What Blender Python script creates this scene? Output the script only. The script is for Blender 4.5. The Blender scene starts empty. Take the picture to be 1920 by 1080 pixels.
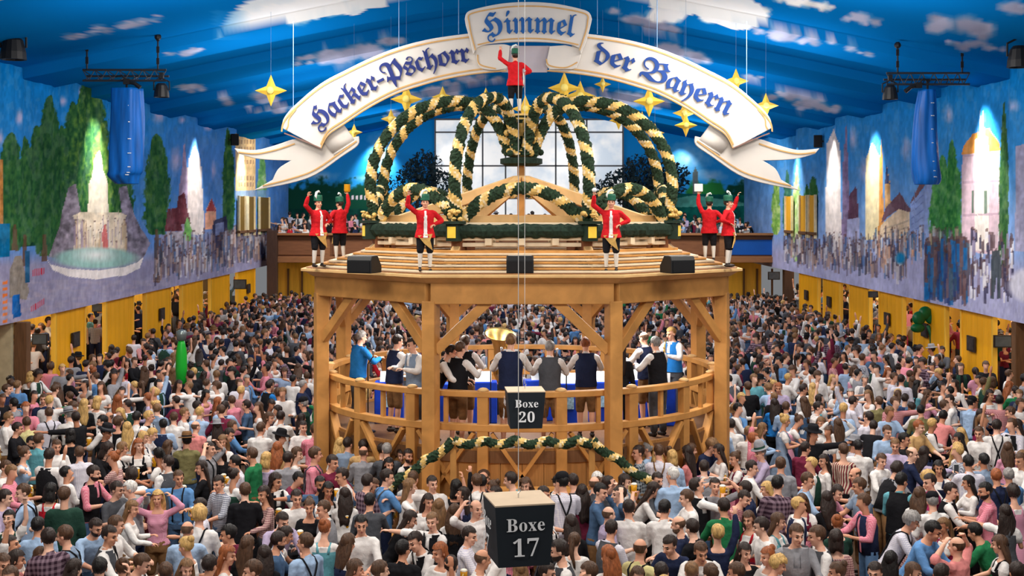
import bpy, bmesh, math, random
import numpy as np
from mathutils import Vector, Matrix, Euler

SC = bpy.context.scene
COL = SC.collection
PI = math.pi
R = random.Random(11)
NR = np.random.RandomState(5)

# ------------------------------------------------------------------ camera, world, lights
EYE = 5.85            # the photographer stands on a gallery, the floor is z = 0, the hall runs along +y
F = 2400.0            # focal length in pixels of the 1920 px frame
PX0, PY0 = 968.0, 393.0   # vanishing point
cam_data = bpy.data.cameras.new('camera')
cam = bpy.data.objects.new('camera', cam_data)
COL.objects.link(cam)
cam.location = (0, 0, EYE)
cam.rotation_euler = (PI / 2, 0, 0)
cam_data.sensor_width = 36.0
cam_data.lens = 36.0 * F / 1920.0
cam_data.shift_x = -(PX0 - 960.0) / 1920.0
cam_data.shift_y = -(540.0 - PY0) / 1920.0
cam_data.clip_end = 300
SC.camera = cam

world = bpy.data.worlds.new('daylight')
SC.world = world
world.use_nodes = True
wb = world.node_tree.nodes['Background']
wb.inputs[0].default_value = (0.93, 0.96, 1.0, 1)
wb.inputs[1].default_value = 0.22

SC.view_settings.view_transform = 'Standard'
SC.view_settings.look = 'None'
SC.view_settings.gamma = 1.0
SC.view_settings.exposure = -0.1
SC.view_settings.use_curve_mapping = False
SC.cycles.max_bounces = 4
SC.cycles.diffuse_bounces = 3
SC.cycles.glossy_bounces = 2
SC.cycles.transmission_bounces = 3
SC.cycles.transparent_max_bounces = 6
SC.cycles.caustics_reflective = False
SC.cycles.caustics_refractive = False

def area_light(name, loc, target, sx, sy, power, col=(1, 1, 1)):
    d = bpy.data.lights.new(name, 'AREA')
    d.shape = 'RECTANGLE'; d.size = sx; d.size_y = sy; d.energy = power; d.color = col
    o = bpy.data.objects.new(name, d); COL.objects.link(o)
    o.location = loc
    v = Vector(target) - Vector(loc)
    o.rotation_euler = v.to_track_quat('-Z', 'Y').to_euler()
    return o

def spot_light(name, loc, target, power, angle, blend, radius=0.1, col=(1, 1, 1)):
    d = bpy.data.lights.new(name, 'SPOT')
    d.energy = power; d.spot_size = math.radians(angle); d.spot_blend = blend; d.shadow_soft_size = radius; d.color = col
    o = bpy.data.objects.new(name, d); COL.objects.link(o)
    o.location = loc
    v = Vector(target) - Vector(loc)
    o.rotation_euler = v.to_track_quat('-Z', 'Y').to_euler()
    return o

# the hall's lamps: rows of soft fittings high under the roof, plus fill added from the camera side
WARM = (1.0, 0.93, 0.84)
for y, e in ((12, 620), (21, 760), (29, 700)):
    for s in (-1, 1):
        area_light('hall_lamp', (s * 5.5, y, 10.9), (s * 5.0, y + 1.0, 0), 2.2, 3.0, e, WARM)
for y in (38, 48, 58):
    for s in (-1, 1):
        area_light('hall_lamp', (s * 3.5, y, 10.0), (s * 5.0, y, 0), 2.2, 3.0, 400, WARM)
# unseen fill added from the camera side to brighten signs and faces
for s in (-1, 1):
    area_light('front_fill', (s * 3.5, 1.5, 9.5), (s * 2.5, 20, 1.0), 2.0, 1.2, 230, WARM)
# unseen fill lights added below the roof cloth, standing in for floor bounce
for y, e in ((19, 150), (27, 190), (35, 175), (44, 180), (53, 175), (62, 170)):
    for s in (-1, 1):
        area_light('roof_fill', (s * 6.5, y, 7.6), (s * 6.7, y, 12), 2.4, 3.0, e, (.97, .98, 1))
for s in (-1, 1):
    area_light('banner_fill', (s * 4.0, 14, 8.3), (s * 6.0, 40, 9.5), 1.6, 1.0, 170, (1, 0.98, 0.95))  # unseen fill added to brighten the banner and roof
# stage lamps inside the bandstand roof
for x, y in ((-1.6, 24.2), (1.8, 24.2), (0.1, 27.0)):
    area_light('stage_lamp', (x, y, 4.2), (x, y - 0.4, 0), 1.2, 1.2, 130, (1, 0.97, 0.92))
# wall washers close under the roof that throw tall scallops of light on the painted walls
for side, ys in ((-1, (51.7, 39.4, 60.5)), (1, (35.4, 46.3, 52.4, 59.2))):
    for y in ys:
        spot_light('wall_washer', (side * 12.2, y, 9.3), (side * 13.0, y, 6.0), 2600 if y < 36 else 1500, 74, .95, .15, (1, .97, .9))
for x in (-7.9, 9.4):
    spot_light('wall_washer', (x, 71.9, 10.1), (x, 73.0, 7.6), 2200, 74, .9, .2, (1, .97, .9))

def px(x, y, Y):
    """the point at depth Y that is seen at photo pixel (x, y)"""
    return Vector(((x - PX0) / F * Y, Y, EYE - (y - PY0) / F * Y))

# ------------------------------------------------------------------ colours and materials
def lin(c):
    return tuple(((v / 255.0) / 12.92 if v / 255.0 <= 0.04045 else ((v / 255.0 + 0.055) / 1.055) ** 2.4) for v in c)

def clamp(x, a, b):
    return max(a, min(b, x))

_M = {}
def mat(name, rgb, rough=0.7, metal=0.0, var=0.12, scale=6.0, bump=0.0, emit=0.0, stretch=None, spec=0.3, coords='Object'):
    """plain material with a little noise in the colour"""
    if name in _M: return _M[name]
    m = bpy.data.materials.new(name); m.use_nodes = True
    nt = m.node_tree; n = nt.nodes; b = n['Principled BSDF']
    c = lin(rgb)
    b.inputs['Roughness'].default_value = rough
    b.inputs['Metallic'].default_value = metal
    b.inputs['Specular IOR Level'].default_value = spec
    if var > 0:
        tc = n.new('ShaderNodeTexCoord'); mp = n.new('ShaderNodeMapping')
        nz = n.new('ShaderNodeTexNoise'); nz.inputs['Scale'].default_value = scale; nz.inputs['Detail'].default_value = 3
        if stretch: mp.inputs['Scale'].default_value = stretch
        nt.links.new(tc.outputs[coords], mp.inputs[0]); nt.links.new(mp.outputs[0], nz.inputs['Vector'])
        rp = n.new('ShaderNodeValToRGB')
        rp.color_ramp.elements[0].position = 0.3; rp.color_ramp.elements[1].position = 0.7
        rp.color_ramp.elements[0].color = tuple(v * (1 - var) for v in c) + (1,)
        rp.color_ramp.elements[1].color = tuple(min(1, v * (1 + var)) for v in c) + (1,)
        nt.links.new(nz.outputs[0], rp.inputs[0]); nt.links.new(rp.outputs[0], b.inputs['Base Color'])
        if bump > 0:
            bp = n.new('ShaderNodeBump'); bp.inputs['Strength'].default_value = bump; bp.inputs['Distance'].default_value = 0.02
            nt.links.new(nz.outputs[0], bp.inputs['Height']); nt.links.new(bp.outputs[0], b.inputs['Normal'])
    else:
        b.inputs['Base Color'].default_value = c + (1,)
    if emit > 0:
        b.inputs['Emission Color'].default_value = c + (1,)
        b.inputs['Emission Strength'].default_value = emit
    _M[name] = m
    return m

def checked(name, a, b_, scale=30.0, axis_b=None, coords='Object', stripes=False):
    """gingham / stripes: two crossed square waves over the cloth"""
    if name in _M: return _M[name]
    m = bpy.data.materials.new(name); m.use_nodes = True
    nt = m.node_tree; n = nt.nodes; b = n['Principled BSDF']
    b.inputs['Roughness'].default_value = 0.85; b.inputs['Specular IOR Level'].default_value = 0.15
    tc = n.new('ShaderNodeTexCoord'); sp = n.new('ShaderNodeSeparateXYZ')
    nt.links.new(tc.outputs[coords], sp.inputs[0])
    def wave(src):
        mu = n.new('ShaderNodeMath'); mu.operation = 'MULTIPLY'; mu.inputs[1].default_value = scale
        nt.links.new(src, mu.inputs[0])
        fr = n.new('ShaderNodeMath'); fr.operation = 'FRACT'; nt.links.new(mu.outputs[0], fr.inputs[0])
        gt = n.new('ShaderNodeMath'); gt.operation = 'GREATER_THAN'; gt.inputs[1].default_value = 0.5
        nt.links.new(fr.outputs[0], gt.inputs[0]); return gt.outputs[0]
    ad0 = n.new('ShaderNodeMath'); ad0.operation = 'ADD'
    nt.links.new(sp.outputs[0], ad0.inputs[0]); nt.links.new(sp.outputs[1], ad0.inputs[1])
    w1 = wave(ad0.outputs[0])
    mx = n.new('ShaderNodeMix'); mx.data_type = 'RGBA'
    mx.inputs[6].default_value = lin(a) + (1,); mx.inputs[7].default_value = lin(b_) + (1,)
    if stripes:
        nt.links.new(w1, mx.inputs[0])
    else:
        w2 = wave(sp.outputs[2])
        ad = n.new('ShaderNodeMath'); ad.operation = 'ADD'; nt.links.new(w1, ad.inputs[0]); nt.links.new(w2, ad.inputs[1])
        hf = n.new('ShaderNodeMath'); hf.operation = 'MULTIPLY'; hf.inputs[1].default_value = 0.5
        nt.links.new(ad.outputs[0], hf.inputs[0]); nt.links.new(hf.outputs[0], mx.inputs[0])
    nt.links.new(mx.outputs[2], b.inputs['Base Color'])
    _M[name] = m
    return m

def wood(name, rgb, dark=0.62, scale=3.0, stretch=(6, 6, 0.6), rough=0.6):
    if name in _M: return _M[name]
    m = bpy.data.materials.new(name); m.use_nodes = True
    nt = m.node_tree; n = nt.nodes; b = n['Principled BSDF']
    b.inputs['Roughness'].default_value = rough; b.inputs['Specular IOR Level'].default_value = 0.25
    tc = n.new('ShaderNodeTexCoord'); mp = n.new('ShaderNodeMapping'); mp.inputs['Scale'].default_value = stretch
    nz = n.new('ShaderNodeTexNoise'); nz.inputs['Scale'].default_value = scale; nz.inputs['Detail'].default_value = 5; nz.inputs['Distortion'].default_value = 0.8
    nt.links.new(tc.outputs['Object'], mp.inputs[0]); nt.links.new(mp.outputs[0], nz.inputs['Vector'])
    rp = n.new('ShaderNodeValToRGB')
    c = lin(rgb)
    rp.color_ramp.elements[0].position = 0.3; rp.color_ramp.elements[0].color = tuple(v * dark for v in c) + (1,)
    rp.color_ramp.elements[1].position = 0.68; rp.color_ramp.elements[1].color = c + (1,)
    nt.links.new(nz.outputs[0], rp.inputs[0]); nt.links.new(rp.outputs[0], b.inputs['Base Color'])
    _M[name] = m
    return m

def painted(name, rough=0.85):
    """a painted or printed cloth: the picture is kept in the mesh's own colour attribute"""
    if name in _M: return _M[name]
    m = bpy.data.materials.new(name); m.use_nodes = True
    nt = m.node_tree; n = nt.nodes; b = n['Principled BSDF']
    b.inputs['Roughness'].default_value = rough; b.inputs['Specular IOR Level'].default_value = 0.0
    at = n.new('ShaderNodeAttribute'); at.attribute_name = 'picture'
    nt.links.new(at.outputs['Color'], b.inputs['Base Color'])
    _M[name] = m
    return m

# ------------------------------------------------------------------ objects
def tag(o, label=None, cat=None, group=None, kind=None):
    if label: o['label'] = label
    if cat: o['category'] = cat
    if group: o['group'] = group
    if kind: o['kind'] = kind
    return o

def empty(name, loc=(0, 0, 0), rz=0.0, label=None, cat=None, group=None):
    o = bpy.data.objects.new(name, None); COL.objects.link(o)
    o.location = loc; o.rotation_euler = (0, 0, rz); o.empty_display_size = 0.2
    return tag(o, label, cat, group)

def link(name, me, parent=None):
    o = bpy.data.objects.new(name, me); COL.objects.link(o)
    if parent is not None: o.parent = parent
    return o

def copy_tree(o, parent=None):
    c = o.copy(); COL.objects.link(c); c.parent = parent
    for ch in list(o.children): copy_tree(ch, c)
    return c

class MB:
    """collects boxes, beams, tubes and lofts and links them as one mesh object"""
    def __init__(s): s.v = []; s.f = []; s.m = []
    def add(s, vs, fs, mi=0):
        b = len(s.v); s.v += [tuple(p) for p in vs]
        s.f += [tuple(i + b for i in f) for f in fs]
        s.m += [mi] * len(fs) if not hasattr(mi, '__len__') else list(mi)
        return s
    def box(s, c, size, rz=0.0, mi=0, mtx=None):
        hx, hy, hz = size[0] / 2, size[1] / 2, size[2] / 2
        ps = [Vector((x, y, z)) for z in (-hz, hz) for x, y in ((-hx, -hy), (hx, -hy), (hx, hy), (-hx, hy))]
        M = mtx if mtx is not None else Matrix.Rotation(rz, 3, 'Z')
        ps = [M @ p + Vector(c) for p in ps]
        return s.add(ps, [(3, 2, 1, 0), (4, 5, 6, 7), (0, 1, 5, 4), (1, 2, 6, 5), (2, 3, 7, 6), (3, 0, 4, 7)], mi)
    def beam(s, a, b, w, h, mi=0, up=(0, 0, 1)):
        a, b = Vector(a), Vector(b); d = (b - a); L = d.length; d.normalize()
        u = Vector(up)
        if abs(d.dot(u)) > 0.98: u = Vector((0, 1, 0))
        x = d.cross(u).normalized(); z = x.cross(d)
        M = Matrix((x, d, z)).transposed()
        return s.box((a + b) / 2, (w, L, h), mtx=M, mi=mi)
    def frames(s, pts):
        pts = [Vector(p) for p in pts]; out = []
        prev = None
        for i, p in enumerate(pts):
            d = (pts[min(i + 1, len(pts) - 1)] - pts[max(i - 1, 0)]).normalized()
            if prev is None:
                u = Vector((0, 0, 1)) if abs(d.z) < 0.9 else Vector((0, 1, 0))
                x = d.cross(u).normalized()
            else:
                x = (prev - d * prev.dot(d)).normalized()
            prev = x
            out.append((p, x, d.cross(x)))
        return out
    def tube(s, pts, rad, seg=8, caps=True, mi=0, jitter=None):
        fr = s.frames(pts); n = len(fr); vs = []; fs = []
        for i, (p, x, y) in enumerate(fr):
            r = rad[i] if hasattr(rad, '__len__') else rad
            for k in range(seg):
                a = 2 * PI * k / seg
                rr = r if jitter is None else r * jitter(i, k)
                vs.append(p + x * math.cos(a) * rr + y * math.sin(a) * rr)
        mis = []
        for i in range(n - 1):
            for k in range(seg):
                fs.append((i * seg + k, i * seg + (k + 1) % seg, (i + 1) * seg + (k + 1) % seg, (i + 1) * seg + k))
                mis.append(mi(i, k) if callable(mi) else mi)
        if caps:
            fs += [tuple(range(seg - 1, -1, -1)), tuple((n - 1) * seg + k for k in range(seg))]
            mis += [mi(0, 0) if callable(mi) else mi] * 2
        return s.add(vs, fs, mis)
    def lathe(s, prof, c=(0, 0, 0), seg=16, mi=0, sx=1.0, sy=1.0):
        vs = []; fs = []; n = len(prof); mis = []
        for r, z in prof:
            for k in range(seg):
                a = 2 * PI * k / seg
                vs.append((c[0] + r * sx * math.cos(a), c[1] + r * sy * math.sin(a), c[2] + z))
        for i in range(n - 1):
            for k in range(seg):
                fs.append((i * seg + k, i * seg + (k + 1) % seg, (i + 1) * seg + (k + 1) % seg, (i + 1) * seg + k))
                mis.append(mi(i) if callable(mi) else mi)
        fs.append(tuple(range(seg - 1, -1, -1))); fs.append(tuple((n - 1) * seg + k for k in range(seg)))
        mis += [mi(0) if callable(mi) else mi, mi(n - 2) if callable(mi) else mi]
        return s.add(vs, fs, mis)
    def ball(s, c, r, seg=10, rings=6, mi=0):
        r = r if hasattr(r, '__len__') else (r, r, r)
        prof = [(max(1e-4, math.sin(PI * i / rings)), -math.cos(PI * i / rings)) for i in range(rings + 1)]
        vs = []; fs = []
        for q, z in prof:
            for k in range(seg):
                a = 2 * PI * k / seg
                vs.append((c[0] + q * math.cos(a) * r[0], c[1] + q * math.sin(a) * r[1], c[2] + z * r[2]))
        for i in range(rings):
            for k in range(seg):
                fs.append((i * seg + k, i * seg + (k + 1) % seg, (i + 1) * seg + (k + 1) % seg, (i + 1) * seg + k))
        return s.add(vs, fs, mi)
    def prism(s, poly, y0, y1, mi=0, frame=None):
        """poly in x,z extruded from y0 to y1 (poly may be concave: triangulated by blender as one n-gon)"""
        n = len(poly)
        vs = [(p[0], y0, p[1]) for p in poly] + [(p[0], y1, p[1]) for p in poly]
        fs = [tuple(range(n)), tuple(range(2 * n - 1, n - 1, -1))]
        fs += [(i, n + i, n + (i + 1) % n, (i + 1) % n) for i in range(n)]
        if frame is not None: vs = [frame @ Vector(v) for v in vs]
        return s.add(vs, fs, mi)
    def mesh(s, name, mats, smooth=False, autofix=True):
        me = bpy.data.meshes.new(name)
        me.from_pydata(s.v, [], s.f)
        for m in (mats if isinstance(mats, (list, tuple)) else [mats]): me.materials.append(m)
        me.polygons.foreach_set('material_index', np.array(s.m, dtype=np.int32))
        if smooth: me.polygons.foreach_set('use_smooth', np.ones(len(s.f), dtype=bool))
        if autofix:
            bm = bmesh.new(); bm.from_mesh(me)
            bmesh.ops.delete(bm, geom=[v for v in bm.verts if not v.link_faces], context='VERTS')
            bmesh.ops.recalc_face_normals(bm, faces=bm.faces); bm.to_mesh(me); bm.free()
        me.update()
        return me
    def build(s, name, mats, parent=None, smooth=False, bevel=0.0, loc=None):
        o = link(name, s.mesh(name, mats, smooth), parent)
        if loc is not None: o.location = loc
        if bevel > 0:
            md = o.modifiers.new('bevel', 'BEVEL'); md.width = bevel; md.segments = 2; md.limit_method = 'ANGLE'; md.angle_limit = 0.6
        return o

def struct(o):
    o['kind'] = 'structure'; return o
# ------------------------------------------------------------------ painted cloths (murals, sky)
def vnoise(x, y, seed=0):
    xi = np.floor(x).astype(np.int64); yi = np.floor(y).astype(np.int64)
    fx = x - xi; fy = y - yi
    fx = fx * fx * (3 - 2 * fx); fy = fy * fy * (3 - 2 * fy)
    def h(a, b):
        n = (a * 374761393 + b * 668265263 + seed * 974711) & 0x7fffffff
        n = ((n ^ (n >> 13)) * 1274126177) & 0x7fffffff
        return ((n ^ (n >> 16)) & 0xffff) / 65535.0
    return (h(xi, yi) * (1 - fx) + h(xi + 1, yi) * fx) * (1 - fy) + (h(xi, yi + 1) * (1 - fx) + h(xi + 1, yi + 1) * fx) * fy

def fbm(x, y, seed=0, oct=4):
    t = 0; a = 0.5
    for o in range(oct):
        t = t + a * vnoise(x * 2 ** o, y * 2 ** o, seed + o * 17); a *= 0.5
    return t / (1 - 0.5 ** oct)

class Paint:
    """a picture painted on a cloth; x, y say where on the cloth (measured off the photograph's view of that cloth)"""
    def __init__(s, x, y, seed=1):
        s.x = x; s.y = y; s.c = np.zeros((len(x), 3)); s.seed = seed
        s.n1 = fbm(x / 9.0, y / 9.0, seed); s.n2 = fbm(x / 40.0, y / 40.0, seed + 5)
        s.r = random.Random(seed)
    def mix(s, a, col):
        a = np.clip(a, 0, 1)[:, None]
        s.c = s.c * (1 - a) + np.array(col, float) * a
    def grad(s, y0, c0, y1, c1):
        t = np.clip((s.y - y0) / (y1 - y0), 0, 1)[:, None]
        s.c = np.array(c0, float) * (1 - t) + np.array(c1, float) * t
    def ell(s, cx, cy, rx, ry, col, a=1.0, soft=0.3, rough=0.0):
        d = np.sqrt(((s.x - cx) / rx) ** 2 + ((s.y - cy) / ry) ** 2) + rough * (s.n1 - 0.5) * 2
        s.mix(a * (1 - d) / soft, col)
    def poly(s, pts, col, a=1.0, tex=0.0):
        ins = np.zeros(len(s.x), bool); n = len(pts)
        for i in range(n):
            x1, y1 = pts[i]; x2, y2 = pts[(i + 1) % n]
            if y1 == y2: continue
            c = ((y1 > s.y) != (y2 > s.y)) & (s.x < (x2 - x1) * (s.y - y1) / (y2 - y1) + x1)
            ins ^= c
        s.mix(ins * a, col)
        if tex: s.c[ins] *= (1 + tex * (s.n1[ins] - 0.5) * 2)[:, None]
        return ins
    def tree(s, cx, top, bot, hw, dark=(24, 62, 48), mid=(52, 100, 58), hi=(104, 146, 66), p=0.55, bright=0.5):
        t = np.clip((s.y - top) / (bot - top), 0, 1)
        w = hw * np.clip(t * 2.2, 0, 1) ** p * np.clip((1.04 - t) * 7, 0, 1) ** 0.5
        d = np.abs(s.x - cx) / np.maximum(w, 0.5) + (fbm(s.x / 5.0, s.y / 8.0, s.seed + 9) - 0.5) * 0.7
        inside = np.clip((1.0 - d) * 8, 0, 1) * (s.y > top) * (s.y < bot)
        k = fbm(s.x / 4.0, s.y / 9.0, s.seed + 3)
        col = np.where((k < 0.5)[:, None], np.array(dark, float) * (1 - (k * 2)[:, None]) + np.array(mid, float) * (k * 2)[:, None],
                       np.array(mid, float) + (np.array(hi, float) - mid) * ((k - 0.5) * 2 * bright * 2)[:, None])
        a = inside[:, None]
        s.c = s.c * (1 - a) + col * a
    def cloud(s, cx, cy, w, h, col=(170, 175, 205), a=0.8, slope=0.0, n=9):
        for i in range(n):
            u = s.r.uniform(-1, 1)
            r = h * s.r.uniform(0.35, 0.75) * (1 - 0.5 * abs(u))
            dl = s.r.uniform(-24, 20); c2 = tuple(clamp(v + dl, 0, 255) for v in col)
            s.ell(cx + u * w, cy + slope * u * w + s.r.uniform(-0.35, 0.35) * h, r * 1.7, r, c2, a, 0.45, 0.25)
    def strokes(s, k=.11):
        n = fbm(s.x / 2.5, s.y / 11.0, s.seed + 31, 3) - .5
        n2 = fbm(s.x / 16.0, s.y / 30.0, s.seed + 37, 3) - .5
        s.c *= (1 + n * k * 2 + n2 * k * 1.4)[:, None]
        t = np.clip((fbm(s.x / 7.0, s.y / 22.0, s.seed + 41, 3) - .56) * 2.2, 0, .10)
        s.mix(t, (214, 214, 222))
    def dabs(s, x0, x1, yf, n, pal, w=(0.9, 2.2), h=(6, 18), a=0.62):
        n = int(n * 1.4)
        for i in range(n):
            cx = s.r.uniform(x0, x1); lo, hi = yf(cx); cy = s.r.uniform(lo, hi)
            k = s.r.uniform(*w); q = s.r.uniform(*h)
            m = (np.abs(s.x - cx) < k) & (np.abs(s.y - cy) < q)
            s.c[m] = s.c[m] * (1 - a) + np.array(s.r.choice(pal), float) * a
            m = (np.abs(s.x - cx) < k * 0.8) & (np.abs(s.y - cy + q + k) < k * 1.1)
            s.c[m] = s.c[m] * .35 + np.array((95, 70, 70), float) * .65

def grid_mesh(name, P, nu, nv, rgb, material):
    """P (nu*nv,3) points, rgb 0..255 per vertex"""
    me = bpy.data.meshes.new(name)
    me.vertices.add(nu * nv); me.vertices.foreach_set('co', P.astype(np.float32).ravel())
    i = np.arange(nu - 1)[:, None] * nv + np.arange(nv - 1)[None, :]
    q = np.stack([i, i + nv, i + nv + 1, i + 1], -1).reshape(-1, 4)
    me.loops.add(q.size); me.loops.foreach_set('vertex_index', q.ravel().astype(np.int32))
    me.polygons.add(len(q)); me.polygons.foreach_set('loop_start', np.arange(0, q.size, 4, dtype=np.int32))
    me.update(calc_edges=True)
    c = np.clip(rgb, 0, 255) / 255.0
    c = np.where(c <= 0.04045, c / 12.92, ((c + 0.055) / 1.055) ** 2.4)
    at = me.color_attributes.new('picture', 'FLOAT_COLOR', 'POINT')
    at.data.foreach_set('color', np.concatenate([c, np.ones((len(c), 1))], 1).astype(np.float32).ravel())
    me.materials.append(material)
    me.polygons.foreach_set('use_smooth', np.ones(len(q), dtype=bool))
    return me

# ------------------------------------------------------------------ measures of the hall
WX = 13.0            # half width between the painted walls
MZ = 2.93            # lower edge of the painted walls
YB = 73.0            # painted end wall
YG = 65.0            # front of the gallery at the far end
def roof_z(x):
    ax = np.abs(x)
    return 9.27 + 0.212 * (WX - np.sqrt(ax * ax + 4.0)) + 0.06

# roof: low and high strips of cloth follow each other along the hall
edges = [(26.0, 33.7, 1), (33.7, 36.1, 0), (36.1, 39.2, 1), (39.2, 41.8, 0), (41.8, 45.4, 1), (45.4, 48.2, 0), (48.2, 52.2, 1), (52.2, 55.2, 0), (55.2, 59.6, 1), (59.6, 63.0, 0), (63.0, 67.5, 1), (67.5, 73.0, 0)]
STEP = 0.27
nx = 230
xs = np.linspace(-WX - 0.02, WX + 0.02, nx)
rows = []
for y0, y1, hi in edges:
    for t in np.linspace(0, 1, 26): rows.append((y0 + (y1 - y0) * t + (0.001 if t == 0 else 0), hi * STEP))
rows = np.array(rows)
X, Y = np.meshgrid(xs, rows[:, 0], indexing='ij'); H = np.broadcast_to(rows[:, 1], X.shape)
Z = roof_z(X) + H
cp = np.stack([X.ravel(), Y.ravel(), Z.ravel()], 1)
p = Paint(PX0 + cp[:, 0] / cp[:, 1] * F, PY0 - (cp[:, 2] - EYE) / cp[:, 1] * F, 3)
p.grad(-60, (4, 112, 186), 330, (12, 118, 192))
p.mix((fbm(cp[:, 0] / 4, cp[:, 1] / 7, 8) - 0.35) * 0.7, (0, 92, 165))
SKYC = (176, 180, 208)
for cx, cy, w, h, sl in ((660, 95, 95, 34, -.15), (600, 110, 45, 16, -.1), (1210, 42, 62, 30, .2), (1620, 38, 34, 18, .25), (1540, 80, 110, 16, .2),
                         (1470, 70, 60, 20, .2), (1800, 52, 58, 34, .2), (1830, 85, 60, 18, .1), (1900, 15, 24, 18, 0), (230, 48, 70, 16, -.2),
                         (150, 66, 45, 10, -.2), (345, 98, 36, 12, -.15), (365, 166, 34, 14, 0), (470, 190, 55, 24, 0), (510, 205, 50, 16, 0),
                         (1500, 185, 60, 22, .15), (1530, 200, 40, 16, .1), (1405, 145, 24, 10, .1), (800, 175, 80, 26, 0), (880, 150, 60, 20, 0),
                         (1180, 190, 70, 26, .1), (1270, 100, 55, 24, .15), (1100, 170, 40, 18, .1), (640, 200, 36, 20, 0), (760, 215, 40, 16, 0)):
    p.cloud(cx, cy, w, h, SKYC, 0.75, sl, 12)
for cx, cy, w, h, sl in ((560, 22, 150, 34, -.2), (700, -12, 120, 30, -.1), (1330, 10, 110, 34, .15), (1240, -20, 80, 26, .1), (1010, -22, 160, 20, 0), (480, 45, 50, 12, -.25), (1500, 4, 60, 14, .2)):
    p.cloud(cx, cy, w, h, (236, 236, 236), 0.95, sl, 22)  # whiter clouds: lamp glare put into the paint
p.poly([(405, 74), (440, 62), (560, 41), (640, 26), (668, 30), (690, 16), (722, 14), (745, -14), (700, -40), (520, -30), (440, 20)], (240, 240, 240), .92)  # lamp-lit white bands painted into the roof cloth
p.poly([(1214, 6), (1228, 24), (1262, 40), (1284, 34), (1300, 24), (1322, 40), (1350, 46), (1376, 56), (1404, 55), (1430, 44), (1438, 26), (1428, 10), (1380, -12), (1330, -40), (1215, -40)], (240, 240, 240), .95)
for cx in (1232, 1262, 1330, 1360, 1400, 1422): p.ell(cx, 30, 22, 16, (242, 242, 242), 1, .3)
p.mix(((x_ := p.x) > 400) * (x_ < 470) * (p.y > 20) * (p.y < 75) * np.clip((470 - x_) / 70, 0, 1) * .8, (30, 130, 200))
ceil = link('ceiling', grid_mesh('ceiling', cp, nx, len(rows), p.c, painted('roof_cloth')))
struct(ceil)

# side walls: painted cloth from above the boxes up to the roof
def wall_grid(side, pw, ph):
    pxs = np.linspace(pw[0], pw[1], 330 if side < 0 else 330)
    ys = np.abs(WX * F / (PX0 - pxs))
    nv = 260
    U, V = np.meshgrid(ys, np.linspace(0, 1, nv), indexing='ij')
    top = np.interp(ys, [0, 200], [9.72, 9.72])
    for y0, y1, hi in edges: top = np.where((ys >= y0) & (ys < y1), 9.33 + hi * STEP, top)
    Zs = MZ + (top[:, None] - MZ) * V
    Xs = np.full_like(U, side * WX) - side * (0.03 * np.sin(U * 2.7) + 0.015 * np.sin(U * 9.0 + 1)) * np.clip((Zs - MZ) * 0.2, 0, 1)
    P = np.stack([Xs.ravel(), U.ravel(), Zs.ravel()], 1)
    x = PX0 + side * WX / P[:, 1] * F; y = PY0 - (P[:, 2] - EYE) / P[:, 1] * F
    return P, len(pxs), nv, x, y

PEOPLE = [(58, 54, 78), (205, 200, 208), (118, 108, 128), (82, 112, 160), (188, 150, 128), (70, 76, 92), (226, 220, 220), (140, 120, 120), (96, 88, 110)]
P, nu, nv, x, y = wall_grid(-1, (-40, 541), None)
p = Paint(x, y, 21)
p.grad(90, (0, 124, 204), 480, (104, 144, 208))
p.mix(np.clip((x - 240) / 120, 0, 1) * np.clip((y - 170) / 120, 0, 1) * 0.6, (104, 146, 214))
p.mix((fbm(x / 60, y / 60, 4) - 0.4) * 0.6, (60, 142, 208))
for c in ((35, 220, 10, 22), (120, 190, 8, 14), (150, 175, 6, 14), (298, 215, 12, 20), (340, 225, 10, 8), (390, 240, 9, 8), (400, 320, 7, 20), (330, 300, 12, 30), (2, 260, 8, 20)):
    p.ell(c[0], c[1], c[2], c[3], (176, 174, 212), .8, .7, .3)
p.mix(np.clip((y - (470 - 0.03 * x)) / 30, 0, 1), (150, 146, 176))
p.mix(np.clip((y - (430 - 0.03 * x)) / 30, 0, 1) * (x > 300), (150, 146, 176))
p.poly([(-40, 300), (0, 300), (60, 340), (130, 330), (130, 455), (-40, 470)], (28, 66, 50), 1, .5)
for c in ((70, 235, 455, 22), (118, 235, 440, 26), (136, 190, 430, 24), (222, 250, 420, 22), (20, 248, 470, 30), (48, 255, 460, 20), (92, 178, 480, 34), (166, 150, 420, 46), (232, 230, 420, 20), (294, 250, 440, 25), (428, 240, 440, 12)):
    br = .25 if c[0] < 100 else (.75 if c[0] == 166 else .45)
    p.tree(*c, bright=br)
p.tree(190, 230, 420, 22, (40, 90, 50), (90, 140, 60), (150, 180, 80), bright=.8)
p.tree(492, 285, 440, 10, (60, 120, 80), (130, 190, 110), (220, 235, 200), bright=.9)
for c in ((27, 420, 470), (83, 440, 490), (47, 440, 500), (294, 430, 530)):
    p.poly([(c[0] - 3, c[1]), (c[0] + 3, c[1]), (c[0] + 6, c[2]), (c[0] - 6, c[2])], (104, 74, 56), .8)
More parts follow.
